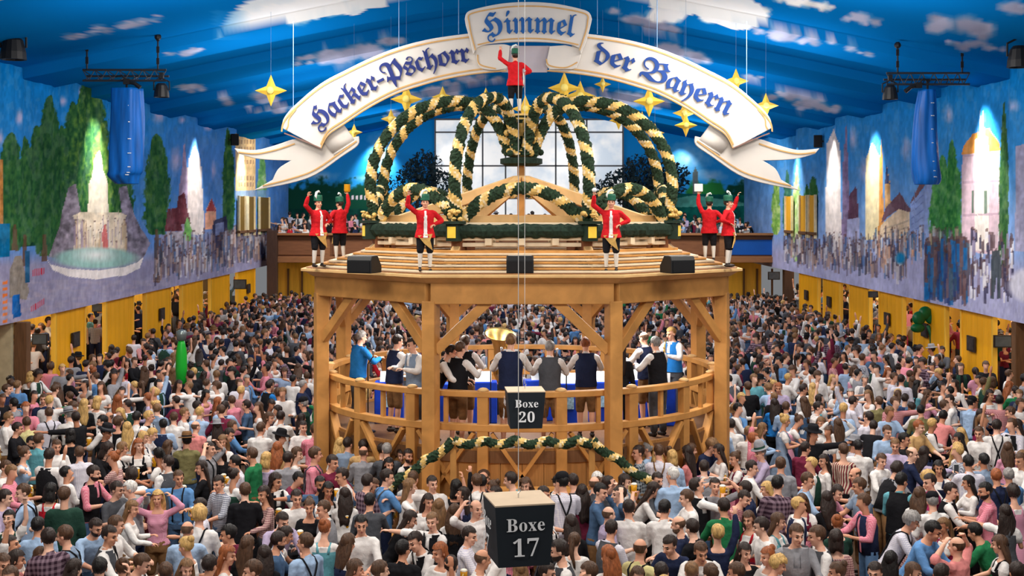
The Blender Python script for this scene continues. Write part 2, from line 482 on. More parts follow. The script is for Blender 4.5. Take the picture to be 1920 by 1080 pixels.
# rocks, fountain, statue
p.poly([(90, 482), (112, 425), (128, 352), (140, 345), (152, 400), (152, 490)], (140, 130, 142), 1, .5)
p.poly([(228, 402), (222, 352), (236, 348), (252, 400), (264, 428), (282, 456), (264, 492), (228, 488)], (132, 124, 140), 1, .5)
p.poly([(166, 398), (168, 345), (175, 322), (180, 290), (184, 282), (189, 292), (193, 320), (203, 345), (204, 398)], (232, 218, 196), 1, .12)
p.ell(184, 304, 8, 13, (236, 224, 204), 1, .2)
p.poly([(136, 404), (150, 398), (226, 398), (236, 404), (232, 420), (238, 486), (136, 486), (142, 420)], (222, 204, 180), 1, .25)
p.dabs(138, 238, lambda c: (425, 470), 60, [(180, 150, 150), (240, 228, 214), (196, 166, 130), (160, 140, 160)], (0.7, 1.6), (8, 24), .6)
p.poly([(196, 418), (201, 440), (206, 486), (199, 488), (193, 470), (190, 440)], (196, 90, 90), .8)
p.ell(180, 484, 88, 22, (150, 190, 182), 1, .25)
p.ell(180, 478, 50, 18, (226, 226, 222), .8, .8)
p.poly([(86, 484), (94, 496), (130, 504), (180, 507), (232, 501), (258, 492), (269, 482), (262, 503), (236, 516), (180, 524), (130, 519), (98, 506)], (238, 228, 224), 1, .05)
p.mix((y > 525) * (x < 320) * np.clip((fbm(x / 14, y / 5, 33) - .35), 0, 1), (190, 172, 180))
# street furniture near the left end
p.poly([(-40, 290), (6, 300), (6, 425), (-40, 425)], (190, 130, 70), 1, .3)
p.poly([(-40, 420), (17, 420), (17, 482), (-40, 482)], (20, 110, 160), 1, .2)
p.poly([(18, 505), (28, 480), (40, 480), (55, 545), (50, 562), (18, 558)], (138, 128, 118), 1, .2)
p.poly([(48, 470), (57, 470), (57, 530), (48, 530)], (40, 90, 130), 1, .2)
for i in range(8):
    p.poly([(59 + i * 3.2, 506 - i * .6), (60.6 + i * 3.2, 505 - i * .6), (60.6 + i * 3.2, 518 - i * .6), (59 + i * 3.2, 519 - i * .6)], (196, 60, 80))
    p.poly([(58 + i * 3.2, 574 - i * 2), (59.8 + i * 3.2, 573 - i * 2), (59.8 + i * 3.2, 584 - i * 2), (58 + i * 3.2, 586 - i * 2)], (196, 70, 90))
for i in range(7):
    p.poly([(5, 528 + i * 12), (13, 526 + i * 12), (14, 532 + i * 12), (5, 534 + i * 12)], (226, 120, 60))
p.poly([(22, 555), (36, 552), (40, 592), (24, 598)], (30, 96, 170), 1, .4)
# church, houses, town crowd
p.poly([(332, 440), (336, 345), (346, 264), (356, 345), (366, 440)], (168, 148, 176), 1, .2)
p.poly([(352, 440), (354, 300), (364, 272), (378, 300), (384, 440)], (226, 212, 206), 1, .12)  # pale tower: a beam of wall light put into the paint
p.poly([(308, 434), (314, 392), (330, 390), (342, 432)], (122, 66, 74), 1, .3)
p.poly([(326, 420), (334, 368), (346, 360), (358, 420)], (110, 58, 66), 1, .3)
p.poly([(312, 434), (342, 434), (342, 492), (312, 492)], (196, 186, 196), 1, .3)
p.poly([(384, 430), (386, 392), (396, 372), (406, 392), (406, 430)], (222, 160, 130), 1, .2)
p.poly([(386, 396), (397, 370), (406, 396)], (168, 66, 66))
p.poly([(398, 470), (400, 414), (426, 404), (428, 470)], (62, 64, 92), 1, .3)
p.poly([(404, 420), (420, 416), (420, 440), (404, 442)], (120, 130, 170), 1, .4)
p.tree(352, 408, 452, 7, (80, 130, 80), (110, 170, 90), (170, 210, 120))
p.dabs(290, 440, lambda c: (450 - .02 * (c - 300), 520 - .18 * (c - 290)), 260, PEOPLE)
p.dabs(420, 541, lambda c: (440, 486 - .1 * (c - 420)), 200, PEOPLE)
p.poly([(441, 372), (441, 250), (452, 248), (453, 258), (478, 246), (478, 372)], (232, 196, 140), 1, .12)
for j in (262, 275, 300, 330, 342):
    for i in range(8): p.poly([(444 + i * 4.2, j), (445.6 + i * 4.2, j), (445.6 + i * 4.2, j + 8), (444 + i * 4.2, j + 8)], (150, 110, 90), .8)
p.poly([(441, 358), (505, 356), (505, 372), (441, 372)], (120, 160, 210), .8)
p.strokes()
wl = struct(link('wall_left', grid_mesh('wall_left', P, nu, nv, p.c, painted('mural_cloth'))))

P, nu, nv, x, y = wall_grid(1, (1395, 1965), None)
p = Paint(x, y, 22)
p.grad(90, (0, 124, 204), 470, (118, 160, 216))
p.mix((fbm(x / 60, y / 60, 6) - 0.4) * 0.6, (70, 150, 212))
p.mix(np.clip((y - 300) / 150, 0, 1) * 0.6, (150, 168, 215))
for c in ((1778, 215, 14, 22), (1700, 280, 14, 30), (1620, 320, 16, 30), (1600, 260, 10, 30), (1900, 200, 16, 16), (1740, 240, 16, 10)):
    p.ell(c[0], c[1], c[2], c[3], (178, 182, 216), .8, .8, .3)
p.mix(np.clip((y - (438 + .09 * np.abs(x - 1480))) / 36, 0, 1), (168, 168, 204))
p.tree(1455, 318, 440, 8, (60, 110, 60), (130, 180, 80), (210, 225, 150), bright=.9)
p.tree(1476, 318, 440, 9, (40, 90, 80), (60, 120, 100), (110, 160, 120))
p.tree(1494, 310, 490, 10, (110, 170, 80), (180, 210, 130), (236, 238, 216), bright=.9)
for c in ((1512, 345, 385, 6), (1525, 330, 390, 8)): p.tree(*c, bright=.2)
p.poly([(1548, 470), (1550, 270), (1562, 240), (1575, 270), (1578, 470)], (230, 218, 212), 1, .1)  # white beam of light painted into the mural as a pale tower
p.poly([(1578, 460), (1580, 310), (1584, 235), (1587, 235), (1590, 310), (1594, 460)], (140, 122, 156), 1, .3)
p.poly([(1590, 410), (1592, 368), (1606, 348), (1610, 412)], (106, 74, 92), 1, .2)
p.poly([(1588, 412), (1610, 408), (1610, 470), (1588, 470)], (178, 180, 216), 1, .2)
p.poly([(1622, 450), (1624, 300), (1636, 268), (1650, 300), (1654, 450)], (240, 222, 176), 1, .1)  # yellowish beam of light, also painted as a tower
p.poly([(1646, 440), (1648, 290), (1651, 258), (1655, 290), (1658, 440)], (216, 150, 80), 1, .2)
p.poly([(1659, 390), (1660, 340), (1664, 306), (1669, 340), (1671, 390)], (214, 164, 106), 1, .2)
p.poly([(1659, 345), (1664, 306), (1669, 345)], (70, 76, 110))
p.poly([(1652, 418), (1660, 392), (1686, 360), (1708, 392), (1706, 400), (1684, 392)], (112, 84, 96), 1, .12)
p.poly([(1646, 446), (1650, 424), (1684, 392), (1706, 398), (1706, 450)], (226, 200, 168), 1, .15)
for j in range(3): p.poly([(1656, 428 + j * 9), (1704, 412 + j * 12), (1704, 416 + j * 12), (1656, 431 + j * 9)], (180, 160, 140), .7)
p.poly([(1706, 460), (1708, 380), (1740, 344), (1752, 350), (1752, 466)], (140, 160, 208), 1, .1)
for j in range(6): p.poly([(1710, 384 + j * 12), (1730, 364 + j * 14), (1730, 367 + j * 14), (1710, 386 + j * 12)], (110, 126, 180), .8)
p.poly([(1706, 384), (1722, 346), (1738, 342)], (120, 88, 92))
for c in ((1766, 290, 500, 22), (1786, 262, 500, 20), (1756, 330, 480, 14)): p.tree(*c, dark=(30, 84, 52), mid=(60, 128, 66), hi=(110, 170, 90), bright=.6)
p.poly([(1803, 470), (1804, 286), (1872, 278), (1874, 480)], (214, 186, 196), 1, .1)
p.poly([(1803, 290), (1806, 276), (1820, 252), (1856, 240), (1872, 270), (1874, 282)], (222, 150, 76), 1, .12)
p.poly([(1826, 470), (1828, 262), (1842, 250), (1854, 260), (1856, 470)], (236, 224, 214), 1, .06)  # light glow put into the colour down the tower's middle
p.poly([(1834, 262), (1838, 205), (1842, 225), (1846, 205), (1848, 262)], (196, 190, 196), .7)
for c in (1821, 1846): p.poly([(c, 358), (c + 5, 358), (c + 5, 400), (c, 400)], (92, 112, 96), .9)
for j in (290, 340, 402): p.poly([(1804, j), (1873, j - 3), (1873, j + 1), (1804, j + 4)], (186, 156, 172), .8)
p.tree(1881, 182, 500, 10, dark=(30, 66, 44), mid=(58, 98, 58), hi=(96, 132, 70), p=.9)
p.poly([(1904, 470), (1905, 274), (1965, 262), (1965, 480)], (160, 158, 186), 1, .15)
p.dabs(1470, 1700, lambda c: (448 + .05 * (c - 1480), 486 + .15 * (c - 1480)), 330, PEOPLE)
p.dabs(1640, 1800, lambda c: (440, 480), 150, PEOPLE + [(40, 110, 170), (230, 170, 130)])
p.dabs(1735, 1815, lambda c: (470, 548), 190, [(52, 70, 120), (70, 64, 84), (90, 84, 96), (30, 110, 180), (120, 90, 90), (60, 88, 110)], (2, 4), (14, 30), .7)
p.dabs(1820, 1900, lambda c: (440, 560), 90, [(60, 56, 80), (226, 222, 226), (100, 80, 84), (150, 140, 168)], (1, 3), (6, 16), .8)
p.poly([(1858, 500), (1861, 470), (1874, 470), (1877, 500), (1876, 560), (1871, 560), (1868, 520), (1863, 560), (1859, 560)], (70, 78, 84), .9)
p.ell(1935, 535, 48, 38, (206, 204, 220), .9, .2)
p.ell(1688, 484, 12, 14, (30, 120, 170), .8, .4)
p.strokes()
wr = struct(link('wall_right', grid_mesh('wall_right', P, nu, nv, p.c, painted('mural_cloth'))))

# end wall above the far gallery
nu, nv = 430, 180
X, V = np.meshgrid(np.linspace(-WX, WX, nu), np.linspace(0, 1, nv), indexing='ij')
Zs = 3.0 + (roof_z(X) + 0.1 - 3.0) * V
P = np.stack([X.ravel(), np.full(nu * nv, YB), Zs.ravel()], 1)
x = PX0 + P[:, 0] / YB * F; y = PY0 - (P[:, 2] - EYE) / YB * F
p = Paint(x, y, 23)
p.grad(180, (0, 122, 204), 380, (50, 146, 214))
for c in ((600, 330, 40, 12), (690, 335, 30, 10), (1330, 330, 40, 16), (1290, 300, 50, 40), (715, 290, 34, 50), (1400, 340, 20, 12)):
    p.ell(c[0], c[1], c[2], c[3], (150, 190, 225), .8, .9, .3)
for cx in (560, 600, 640, 690, 1330, 1380, 1420): p.ell(cx, 385, 48, 42 + (cx % 7) * 2, (20, 66, 52), 1, .25, .4)
for cx in (1250, 1310, 1340): p.ell(cx, 360, 26, 24, (40, 120, 60), 1, .3, .4)
p.poly([(1298, 365), (1299, 325), (1304, 312), (1309, 325), (1310, 365)], (84, 96, 100), 1, .2)
p.poly([(500, 392), (760, 392), (760, 460), (500, 460)], (16, 58, 52), 1, .4)
p.poly([(1160, 372), (1230, 362), (1420, 366), (1440, 400), (1440, 460), (1160, 460)], (18, 86, 80), 1, .3)
p.poly([(1200, 384), (1300, 366), (1395, 380), (1395, 386), (1200, 390)], (90, 160, 150), .8, .2)
for i in range(9): p.poly([(660 + i * 8, 366 + (i % 2)), (663 + i * 8, 366), (663 + i * 8, 374), (660 + i * 8, 374)], (200, 190, 200))
struct(link('wall_back', grid_mesh('wall_back', P, nu, nv, p.c, painted('mural_cloth'))))

# floor: dark worn boards
fl = MB(); fl.box((0, 45, -0.05), (44, 84, 0.1))
struct(fl.build('floor', wood('floor_boards', (96, 74, 56), .6, 2.0, (0.5, 4, 4))))

# ------------------------------------------------------------------ big window in the end wall
W_WHITE = mat('window_paint', (90, 92, 96), .5, var=0)
def sky_pane():
    m = bpy.data.materials.new('daylight_pane'); m.use_nodes = True
    nt = m.node_tree; b = nt.nodes['Principled BSDF']
    tc = nt.nodes.new('ShaderNodeTexCoord'); nz = nt.nodes.new('ShaderNodeTexNoise'); nz.inputs['Scale'].default_value = 0.9; nz.inputs['Detail'].default_value = 3
    rp = nt.nodes.new('ShaderNodeValToRGB'); rp.color_ramp.elements[0].position = .34; rp.color_ramp.elements[1].position = .55
    rp.color_ramp.elements[0].color = lin((206, 222, 238)) + (1,); rp.color_ramp.elements[1].color = (1, 1, 1, 1)
    nt.links.new(tc.outputs['Object'], nz.inputs['Vector']); nt.links.new(nz.outputs[0], rp.inputs[0])
    nt.links.new(rp.outputs[0], b.inputs['Emission Color']); b.inputs['Emission Strength'].default_value = 0.72
    b.inputs['Base Color'].default_value = (.3, .3, .3, 1); b.inputs['Roughness'].default_value = .15
    return m
PANE = sky_pane()
def wpx(xp, yp, Y=YB - 0.12): return px(xp, yp, Y)
wx = [816, 905, 948, 1042, 1100, 1168]; wy = [224, 248, 311, 372, 420]
fr = MB()
for i in range(len(wx)):
    a, b = wpx(wx[i], wy[0]), wpx(wx[i], wy[-1])
    fr.beam(a, b, .09, .12)
for j in range(len(wy)):
    a, b = wpx(wx[0], wy[j]), wpx(wx[-1], wy[j])
    fr.beam(a, b, .12, .09)
wf = fr.build('window_1', W_WHITE); struct(wf)
for i in range(len(wx) - 1):
    for j in range(len(wy) - 1):
        a, b = wpx(wx[i], wy[j + 1]), wpx(wx[i + 1], wy[j])
        q = MB(); q.box(((a.x + b.x) / 2, YB - .1, (a.z + b.z) / 2), (b.x - a.x - .08, .03, b.z - a.z - .08))
        q.build('window_pane', PANE, wf)

# ------------------------------------------------------------------ far gallery: parapet with panels
BROWN = wood('brown_oak', (128, 84, 56), .7, 2.5, (0.6, 6, 6))
BROWN2 = wood('brown_oak_light', (150, 102, 66), .75, 2.5, (0.6, 6, 6))
NAVYP = mat('blue_panel', (10, 78, 160), .5, var=.1, scale=1)
g = empty('gallery_parapet', (0, YG, 3.1), 0, 'brown panelled wooden parapet of the gallery across the far end of the hall', 'parapet')
gl, gr_ = -12.6, 13.45
zt, zb = 4.6 - 3.1, 3.17 - 3.1
q = MB(); q.box(((gl + gr_) / 2, .15, (zt + zb) / 2), (gr_ - gl, .12, zt - zb)); q.build('panel_board', BROWN, g)
q = MB(); q.box(((gl + gr_) / 2, 0, zt), (gr_ - gl, .5, .12)); q.build('top_rail', BROWN2, g, bevel=.02)
q = MB(); q.box(((gl + gr_) / 2, 0.05, zb + .14), (gr_ - gl, .3, .3)); q.build('bottom_rail', BROWN2, g, bevel=.02)
nst = 9
for i in range(nst + 1):
    xx = gl + .15 + (gr_ - gl - .3) * i / nst
    q = MB(); q.box((xx, .05, (zt + zb) / 2), (.26, .2, zt - zb - .1)); q.build('stile', BROWN2, g, bevel=.015)
for i in range(nst):
    xa = gl + .15 + (gr_ - gl - .3) * i / nst; xb = gl + .15 + (gr_ - gl - .3) * (i + 1) / nst
    blue = (i == nst - 1)
    q = MB(); q.box(((xa + xb) / 2, .07, .83), (xb - xa - .5, .06, .78)); o = q.build('inset_panel', NAVYP if blue else BROWN, g, bevel=.02)
    if blue: o['label'] = 'bright blue inset panel'
# gallery floor and the posts that carry it
q = MB(); q.box((0.4, YG + 4.2, 3.3), (gr_ - gl, 8, .25)); struct(q.build('trim_1', BROWN))
for k in range(2):
    q = MB(); q.box((0.4, YG + 4.3 + k * 2.2, 3.7 + k * .45), (gr_ - gl - .3, 4.2 - k * 2, .5)); struct(q.build('trim_%d' % (k + 2), BROWN))
DARKP = wood('dark_post', (74, 52, 42), .7)
for k, (xp, w) in enumerate(((511, .5), (1478, .5))):
    c = px(xp, 500, YG - .2)
    q = MB(); q.box((c.x, c.y, 2.4), (w, .45, 4.8)); o = q.build('pillar', DARKP, bevel=.02)
    tag(o, 'dark brown square pillar carrying the gallery corner below the %s' % ('ribbon tail and gingerbread coloured house' if k == 0 else 'blue parapet panel'), 'pillar', 'gallery pillars')

# ------------------------------------------------------------------ side boxes below the painted walls
YEL = wood('yellow_boards', (244, 172, 22), .86, 1.6, (3, 3, .35), .5)
YELB = wood('yellow_back', (238, 184, 62), .8, 1.6, (3, 3, .35), .5)
for side, nm in ((-1, 'left'), (1, 'right')):
    q = MB(); q.box((side * 17.2, 51, 1.9), (.2, 44, 3.8)); struct(q.build('wall_boxes_' + nm, YELB))
    q = MB(); q.box((side * 15.2, 51, 3.75), (3.9, 44, .12)); struct(q.build('ceiling_boxes_' + nm, YELB))
    q = MB(); q.box((side * 15.1, 51, .2), (3.9, 44, .4)); struct(q.build('floor_boxes_' + nm, BROWN))
    for y in (34, 40, 46, 52, 58, 64):
        area_light('box_lamp', (side * 15.2, y, 3.6), (side * 15.0, y, 0), 1.2, 1.6, 110, (1, .86, .62))
q = MB(); q.box((0, 70.6, 1.5), (27, .15, 3.0)); struct(q.build('wall_under_gallery', YELB))
for xx in (-9, -3, 3, 9): area_light('gallery_lamp', (xx, 67.5, 3.1), (xx, 68, 0), 1.2, 1.2, 90, (1, .88, .66))
for xx in (-9.5, -4, 4, 9.5): area_light('gallery_lamp', (xx, 60.5, 9.2), (xx, 66, 4.0), 1.4, 1.0, 300, (1, .93, .85))
PIC = mat('picture_dark', (52, 46, 44), .5, var=.5, scale=9)
FRAME = mat('frame_dark', (44, 34, 28), .5)
ISCREEN = mat('screen_grey', (70, 74, 78), .3, var=.2)
land = {-1: ['under the fountain mural', 'under the poplar mural', 'under the church mural', 'under the red roofs of the mural', 'beneath the painted street crowd', 'near the gallery corner'],
        1: ['under the pink tower mural', 'under the green trees of the mural', 'under the cream house mural', 'under the orange spire mural', 'under the pale tower mural', 'beside the gallery corner']}
spans = {-1: [(36.4, 38.9), (40.9, 43.8), (45.3, 48.5), (50.2, 53.4), (54.9, 58.4), (60.2, 64.2)], 1: [(35.2, 37.7), (39.1, 42.2), (43.4, 46.2), (47.5, 50.3), (51.8, 54.6), (55.6, 59.2)]}
for side in (-1, 1):
    for i, (y0, y1) in enumerate(spans[side]):
        b = empty('box_partition', (side * 13.15, (y0 + y1) / 2, .4), 0, 'tall yellow boarded partition of a guest box ' + land[side][i], 'partition', 'yellow box partitions')
        q = MB()
        nb = 6
        for k in range(nb):
            yy = -(y1 - y0) / 2 + (y1 - y0) * (k + .5) / nb
            q.box((0, yy, 1.27), (.06, (y1 - y0) / nb - .015, 2.54))
        q.build('board_panel', YEL, b)
        for s in (-1, 1):
            q = MB(); q.box((0, s * (y1 - y0) / 2, 1.27), (.14, .1, 2.54)); q.build('post', YELB, b, bevel=.01)
        q = MB(); q.box((-side * .05, 0, 0.05), (.1, y1 - y0, .12)); q.build('foot_rail', YELB, b)
        if i in (0, 2, 5) or (side > 0 and i in (1, 4)):
            o = MB().box((0, 0, 0), (.05, .62, .44)).build('framed_picture', FRAME, None, loc=(side * 13.15 - side * .09, (y0 + y1) / 2 + .3, 2.0))
            tag(o, 'small dark framed picture on the yellow partition ' + land[side][i], 'picture', 'pictures in the boxes')
            MB().box((-side * .03, 0, 0), (.02, .5, .33)).build('print', PIC, o)
# end posts of the box rows, nearest the photographer
for side, xp in ((-1, 42), (1, 1912)):
    c = px(xp, 600, 33.6)
    e = empty('corner_post', (c.x, 33.6, 0), 0, 'dark brown timber post ending the boxes %s' % ('below the painted grey sack' if side < 0 else 'beside the dark menu sign'), 'post', 'corner posts')
    MB().box((0, 0, 1.45), (.34, .3, 2.9)).build('shaft', wood('post_brown', (112, 78, 50)), e, bevel=.02)
    MB().box((0, -.02, .1), (.42, .36, .2)).build('base', wood('post_brown', (112, 78, 50)), e, bevel=.02)
q = MB(); q.box((-14.0, 33.4, 1.45), (1.7, .2, 2.9)); struct(q.build('wall_end_left', mat('beige_plaster', (178, 164, 132), .8)))
q = MB(); q.box((14.3, 33.4, 1.45), (1.7, .2, 2.9)); struct(q.build('wall_end_right', mat('beige_plaster', (178, 164, 132), .8)))
# small screens and signs in the boxes
for xp, yp, Yd, w, h, lab, mm in ((75, 636, 35.2, .42, .3, 'flat black screen hanging in the box under the grey sack of the mural', ISCREEN),
                                  (183, 577, 41.0, .34, .26, 'dark menu board above the opening under the fountain basin', ISCREEN),
                                  (1880, 640, 35.0, .5, .34, 'dark menu sign in the box beside the corner post', ISCREEN),
                                  (1637, 552, 45.4, .34, .22, 'dark screen between partitions under the cream house mural', ISCREEN),
                                  (450, 533, 59.5, .6, .45, 'grey framed screen on the yellow boards near the gallery pillar', ISCREEN),
                                  (1451, 517, 64.0, .6, .4, 'black screen on the yellow wall under the gallery', ISCREEN)):
    c = px(xp, yp, Yd)
    o = MB().box((0, 0, 0), (w, .06, h)).build('wall_screen', FRAME, None, loc=c); tag(o, lab, 'screen', 'screens in the boxes')
    MB().box((0, -.035, 0), (w * .86, .01, h * .82)).build('display', mm, o)
# doors and boards under the gallery
for xp in (540, 566, 600, 1395, 1420, 1448):
    c = px(xp, 530, 70.4)
    q = MB(); q.box((c.x, 70.45, 1.3), (.1, .1, 2.6)); struct(q.build('trim_4', wood('post_brown', (112, 78, 50))))
# openings of the side gallery next to the far parapet
for side, spans_ in ((-1, ((443, 456), (460, 474), (482, 502))), (1, ((1476, 1490), (1503, 1518), (1520, 1534)))):
    for i, (xa, xb) in enumerate(spans_):
        ya = abs(WX * F / (PX0 - xa)); yb = abs(WX * F / (PX0 - xb)); ya, yb = min(ya, yb), max(ya, yb)
        e = empty('gallery_bay', (side * (WX - .06), (ya + yb) / 2, 4.75), 0, 'small %s bay of the side gallery %s' % ('dark amber' if side < 0 else 'bright yellow', ['farthest from the brown parapet', 'between its two neighbours', 'closest to the brown parapet'][i if side < 0 else 2 - i]), 'bay', 'side gallery bays')
        MB().box((0, 0, .85), (.05, yb - ya - .3, 1.75)).build('board_panel', wood('amber_dark', (120, 92, 30), .7) if side < 0 else wood('amber', (232, 168, 30), .8), e)
        for s in (-1, 1): MB().box((-side * .04, s * (yb - ya - .2) / 2, .8), (.1, .14, 1.9)).build('post', mat('cream_paint', (226, 206, 160), .7), e)
        MB().box((-side * .06, 0, .06), (.1, yb - ya, .12)).build('railing', wood('post_brown', (112, 78, 50)), e)

# two dark leafy trees standing on the far gallery beside the window
LEAFD = mat('leaf_dark', (24, 44, 50), .7, var=.5, scale=6)
BARK = mat('bark', (58, 46, 40), .9, var=.3)
for nm_, Yd, cents, lab in (('left', 71.2, ((795, 315, 34, 34), (770, 340, 30, 30), (830, 345, 30, 26), (715, 345, 26, 22), (790, 365, 40, 24)), 'dark leafy tree before the window edge, framed by the garland on the jug statue side'),
                       ('right', 71.2, ((1205, 325, 44, 36), (1165, 345, 34, 30), (1240, 345, 40, 34), (1130, 360, 22, 22), (1265, 335, 28, 30), (1200, 370, 50, 24)), 'broad dark leafy tree before the window edge, behind the garland on the block statue side')):
    base = px(sum(c[0] for c in cents) / len(cents), 440, Yd)
    o = empty('leafy_tree', (base.x, Yd, 3.4), 0, lab, 'tree', 'trees beside the far window')
    q = MB(); rnd = random.Random(len(cents))
    for cx, cy, rx_, ry_ in cents:
        c = px(cx, cy, Yd) - Vector((base.x, Yd, 3.4)); k = Yd / F
        for i in range(int(rx_ * ry_ * .42)):
            th = rnd.uniform(0, 2 * PI); ph_ = math.acos(rnd.uniform(-1, 1)); rr = rnd.uniform(.3, 1.08) ** .6
            p_ = c + Vector((math.cos(th) * math.sin(ph_) * rx_ * k * rr, math.sin(th) * math.sin(ph_) * .8 * rr, math.cos(ph_) * ry_ * k * rr))
            a = Vector((rnd.uniform(-1, 1), rnd.uniform(-1, 1), rnd.uniform(-1, 1))).normalized(); b_ = a.cross(Vector((rnd.uniform(-1, 1), .3, rnd.uniform(-1, 1)))).normalized(); L_ = rnd.uniform(.09, .17)
            q.add([p_ - a * L_, p_ + b_ * L_ * .5, p_ + a * L_, p_ - b_ * L_ * .5], [(0, 1, 2, 3)])
    fo = q.build('foliage', LEAFD, o); fo['kind'] = 'stuff'
    q = MB(); q.tube([(0, 0, 0), (.05, 0, .8), (0, .05, 1.8), (.1, 0, 3.0)], [.14, .11, .09, .05], 8); q.build('trunk', BARK, o)
    for e in range(4):
        a = rnd.uniform(-1, 1); MB().tube([(0, .03, 1.3 + e * .3), (a * .7, .1, 2.0 + e * .3), (a * 1.4, 0, 2.6 + e * .2)], [.06, .045, .02], 6).build('branch', BARK, o)
# ------------------------------------------------------------------ bandstand in the middle of the hall
GX, GY = 0.10, 25.46
PINE = wood('pine', (204, 146, 80), .70, 2.2, (1.2, 1.2, 1.2), .55)
PINEL = wood('pine_light', (226, 184, 126), .8, 2.2, (1.2, 1.2, 1.2), .55)
PINEW = wood('pine_white', (228, 210, 180), .85, 2.2, (1.2, 1.2, 1.2), .6)
GREEN = mat('fir_green', (34, 54, 36), .9, var=.6, scale=30, bump=.8)
GOLD = mat('gold_ribbon', (214, 178, 104), .45, var=.25, scale=14)
CREAM = mat('cream_ribbon', (226, 206, 166), .5, var=.15, scale=14)
BLK = mat('black_plastic', (20, 21, 24), .5, var=0)
def ov(Rr, z, k, off=0.0):
    a = -PI / 2 + PI / 8 + k * PI / 4 + off
    return Vector((Rr * math.cos(a), Rr * math.sin(a), z))
G = empty('bandstand', (GX, GY, 0), 0, 'octagonal pine bandstand with railing and garland crown in the middle of the hall', 'bandstand')
RP, RE, RR, RC = 4.05, 4.44, 2.93, 3.80
ZS = 1.75
# stage
MB().lathe([(RC, ZS - .2), (RC, ZS)], seg=48).build('stage_floor', wood('stage_boards', (120, 84, 56), .7), G)
q = MB(); q.tube([(RC * .985 * math.cos(t), RC * .985 * math.sin(t), .9) for t in np.linspace(0, 2 * PI, 65)], .01, 4)
sk = MB()
nsk = 64
for k in range(nsk):
    a0, a1 = 2 * PI * k / nsk, 2 * PI * (k + 1) / nsk
    am = (a0 + a1) / 2
    sk.box((RC * .985 * math.cos(am), RC * .985 * math.sin(am), .9), (.05, RC * 2 * PI / nsk * .97, 1.8), rz=am)
sk.build('skirt_boards', wood('skirt_pine', (176, 124, 70), .72), G)
def ring(name, r, z, w, h, m, seg=64):
    q = MB()
    vs = []; fs = []
    for k in range(seg):
        a = 2 * PI * k / seg
        for rr, zz in ((r - w / 2, z - h / 2), (r + w / 2, z - h / 2), (r + w / 2, z + h / 2), (r - w / 2, z + h / 2)):
            vs.append((rr * math.cos(a), rr * math.sin(a), zz))
    for k in range(seg):
        for j in range(4):
            fs.append((k * 4 + j, k * 4 + (j + 1) % 4, ((k + 1) % seg) * 4 + (j + 1) % 4, ((k + 1) % seg) * 4 + j))
    q.add(vs, fs)
    return q.build(name, m, G, smooth=False, bevel=.012)
ring('hand_rail', RC, 2.72, .17, .10, PINE)
ring('lower_rail', RC, 2.15, .16, .12, PINE)
ring('base_rail', RC + .02, .5, .14, .16, PINE)
NP = 18
for k in range(NP):
    a = -PI / 2 + 2 * PI * (k + .5) / NP
    c = Vector((RC * math.cos(a), RC * math.sin(a), 0))
    q = MB(); q.box((c.x, c.y, 1.38), (.14, .19, 2.76), rz=a)
    o = q.build('rail_post', PINE, G, bevel=.012)
    if math.sin(a) < .4:
        MB().lathe([(.0, 0), (.08, .0), (.1, .03), (.06, .06), (.01, .07)], (c.x, c.y, 2.76), 10).build('post_cap', PINEL, o, smooth=True)
    a2 = a + PI / NP
    q = MB(); q.box((RC * math.cos(a2), RC * math.sin(a2), 2.43), (.07, .07, .5), rz=a2)
    q.build('baluster', PINE, G)
    # diagonal braces of the skirt field
    rr = RC + .03
    for s in (0, 1):
        aa, ab = a + .04, a + 2 * PI / NP - .04
        if s: aa, ab = ab, aa
        am = (aa + ab) / 2
        q = MB(); q.beam((rr * math.cos(aa), rr * math.sin(aa), .62), (rr * math.cos(ab), rr * math.sin(ab), 2.06), .06, .15, up=(math.cos(am), math.sin(am), 0))
        q.build('cross_brace', PINE, G)
# posts, braces, beams
for k in range(8):
    c = ov(RP, 0, k); a = math.atan2(c.y, c.x)
    pz = 0
    MB().box((c.x, c.y, 2.15), (.24, .24, 4.3), rz=a).build('post', PINE, G, bevel=.015)
    n = ov(RP, 0, k + 1); d = (n - c).normalized()
    MB().beam((c.x, c.y, 4.43), (n.x, n.y, 4.43), .26, .36).build('beam', PINE, G, bevel=.015)
    for s in (-1, 1):
        d2 = (ov(RP, 0, k + s) - c).normalized()
        p0 = c + Vector((0, 0, 3.45)) + d2 * .08; p1 = c + Vector((0, 0, 4.3)) + d2 * .98
        MB().beam(p0, p1, .13, .17).build('brace', PINE, G, bevel=.01)
def octring(name, r0, r1, z0, z1, m, bevel=.01):
    """octagonal ring of boards between radii r0 and r1"""
    vs = []; fs = []
    for k in range(8):
        for r, z in ((r0, z0), (r1, z0), (r1, z1), (r0, z1)):
            vs.append(ov(r, z, k))
    for k in range(8):
        for j in range(4):
            fs.append((k * 4 + j, k * 4 + (j + 1) % 4, ((k + 1) % 8) * 4 + (j + 1) % 4, ((k + 1) % 8) * 4 + j))
    return MB().add(vs, fs).build(name, m, G, bevel=bevel)
# eaves with moulding
vs = []; fs = []
prof = [(RP - .2, 4.60), (RP + .12, 4.60), (RP + .17, 4.62), (RE - .10, 4.69), (RE, 4.71), (RE, 4.76), (RP - .2, 4.76)]
for k in range(8):
    for r, z in prof: vs.append(ov(r, z, k))
m_ = len(prof)
for k in range(8):
    for j in range(m_): fs.append((k * m_ + j, k * m_ + (j + 1) % m_, ((k + 1) % 8) * m_ + (j + 1) % m_, ((k + 1) % 8) * m_ + j))
MB().add(vs, fs).build('eaves', PINEL, G, bevel=.006)
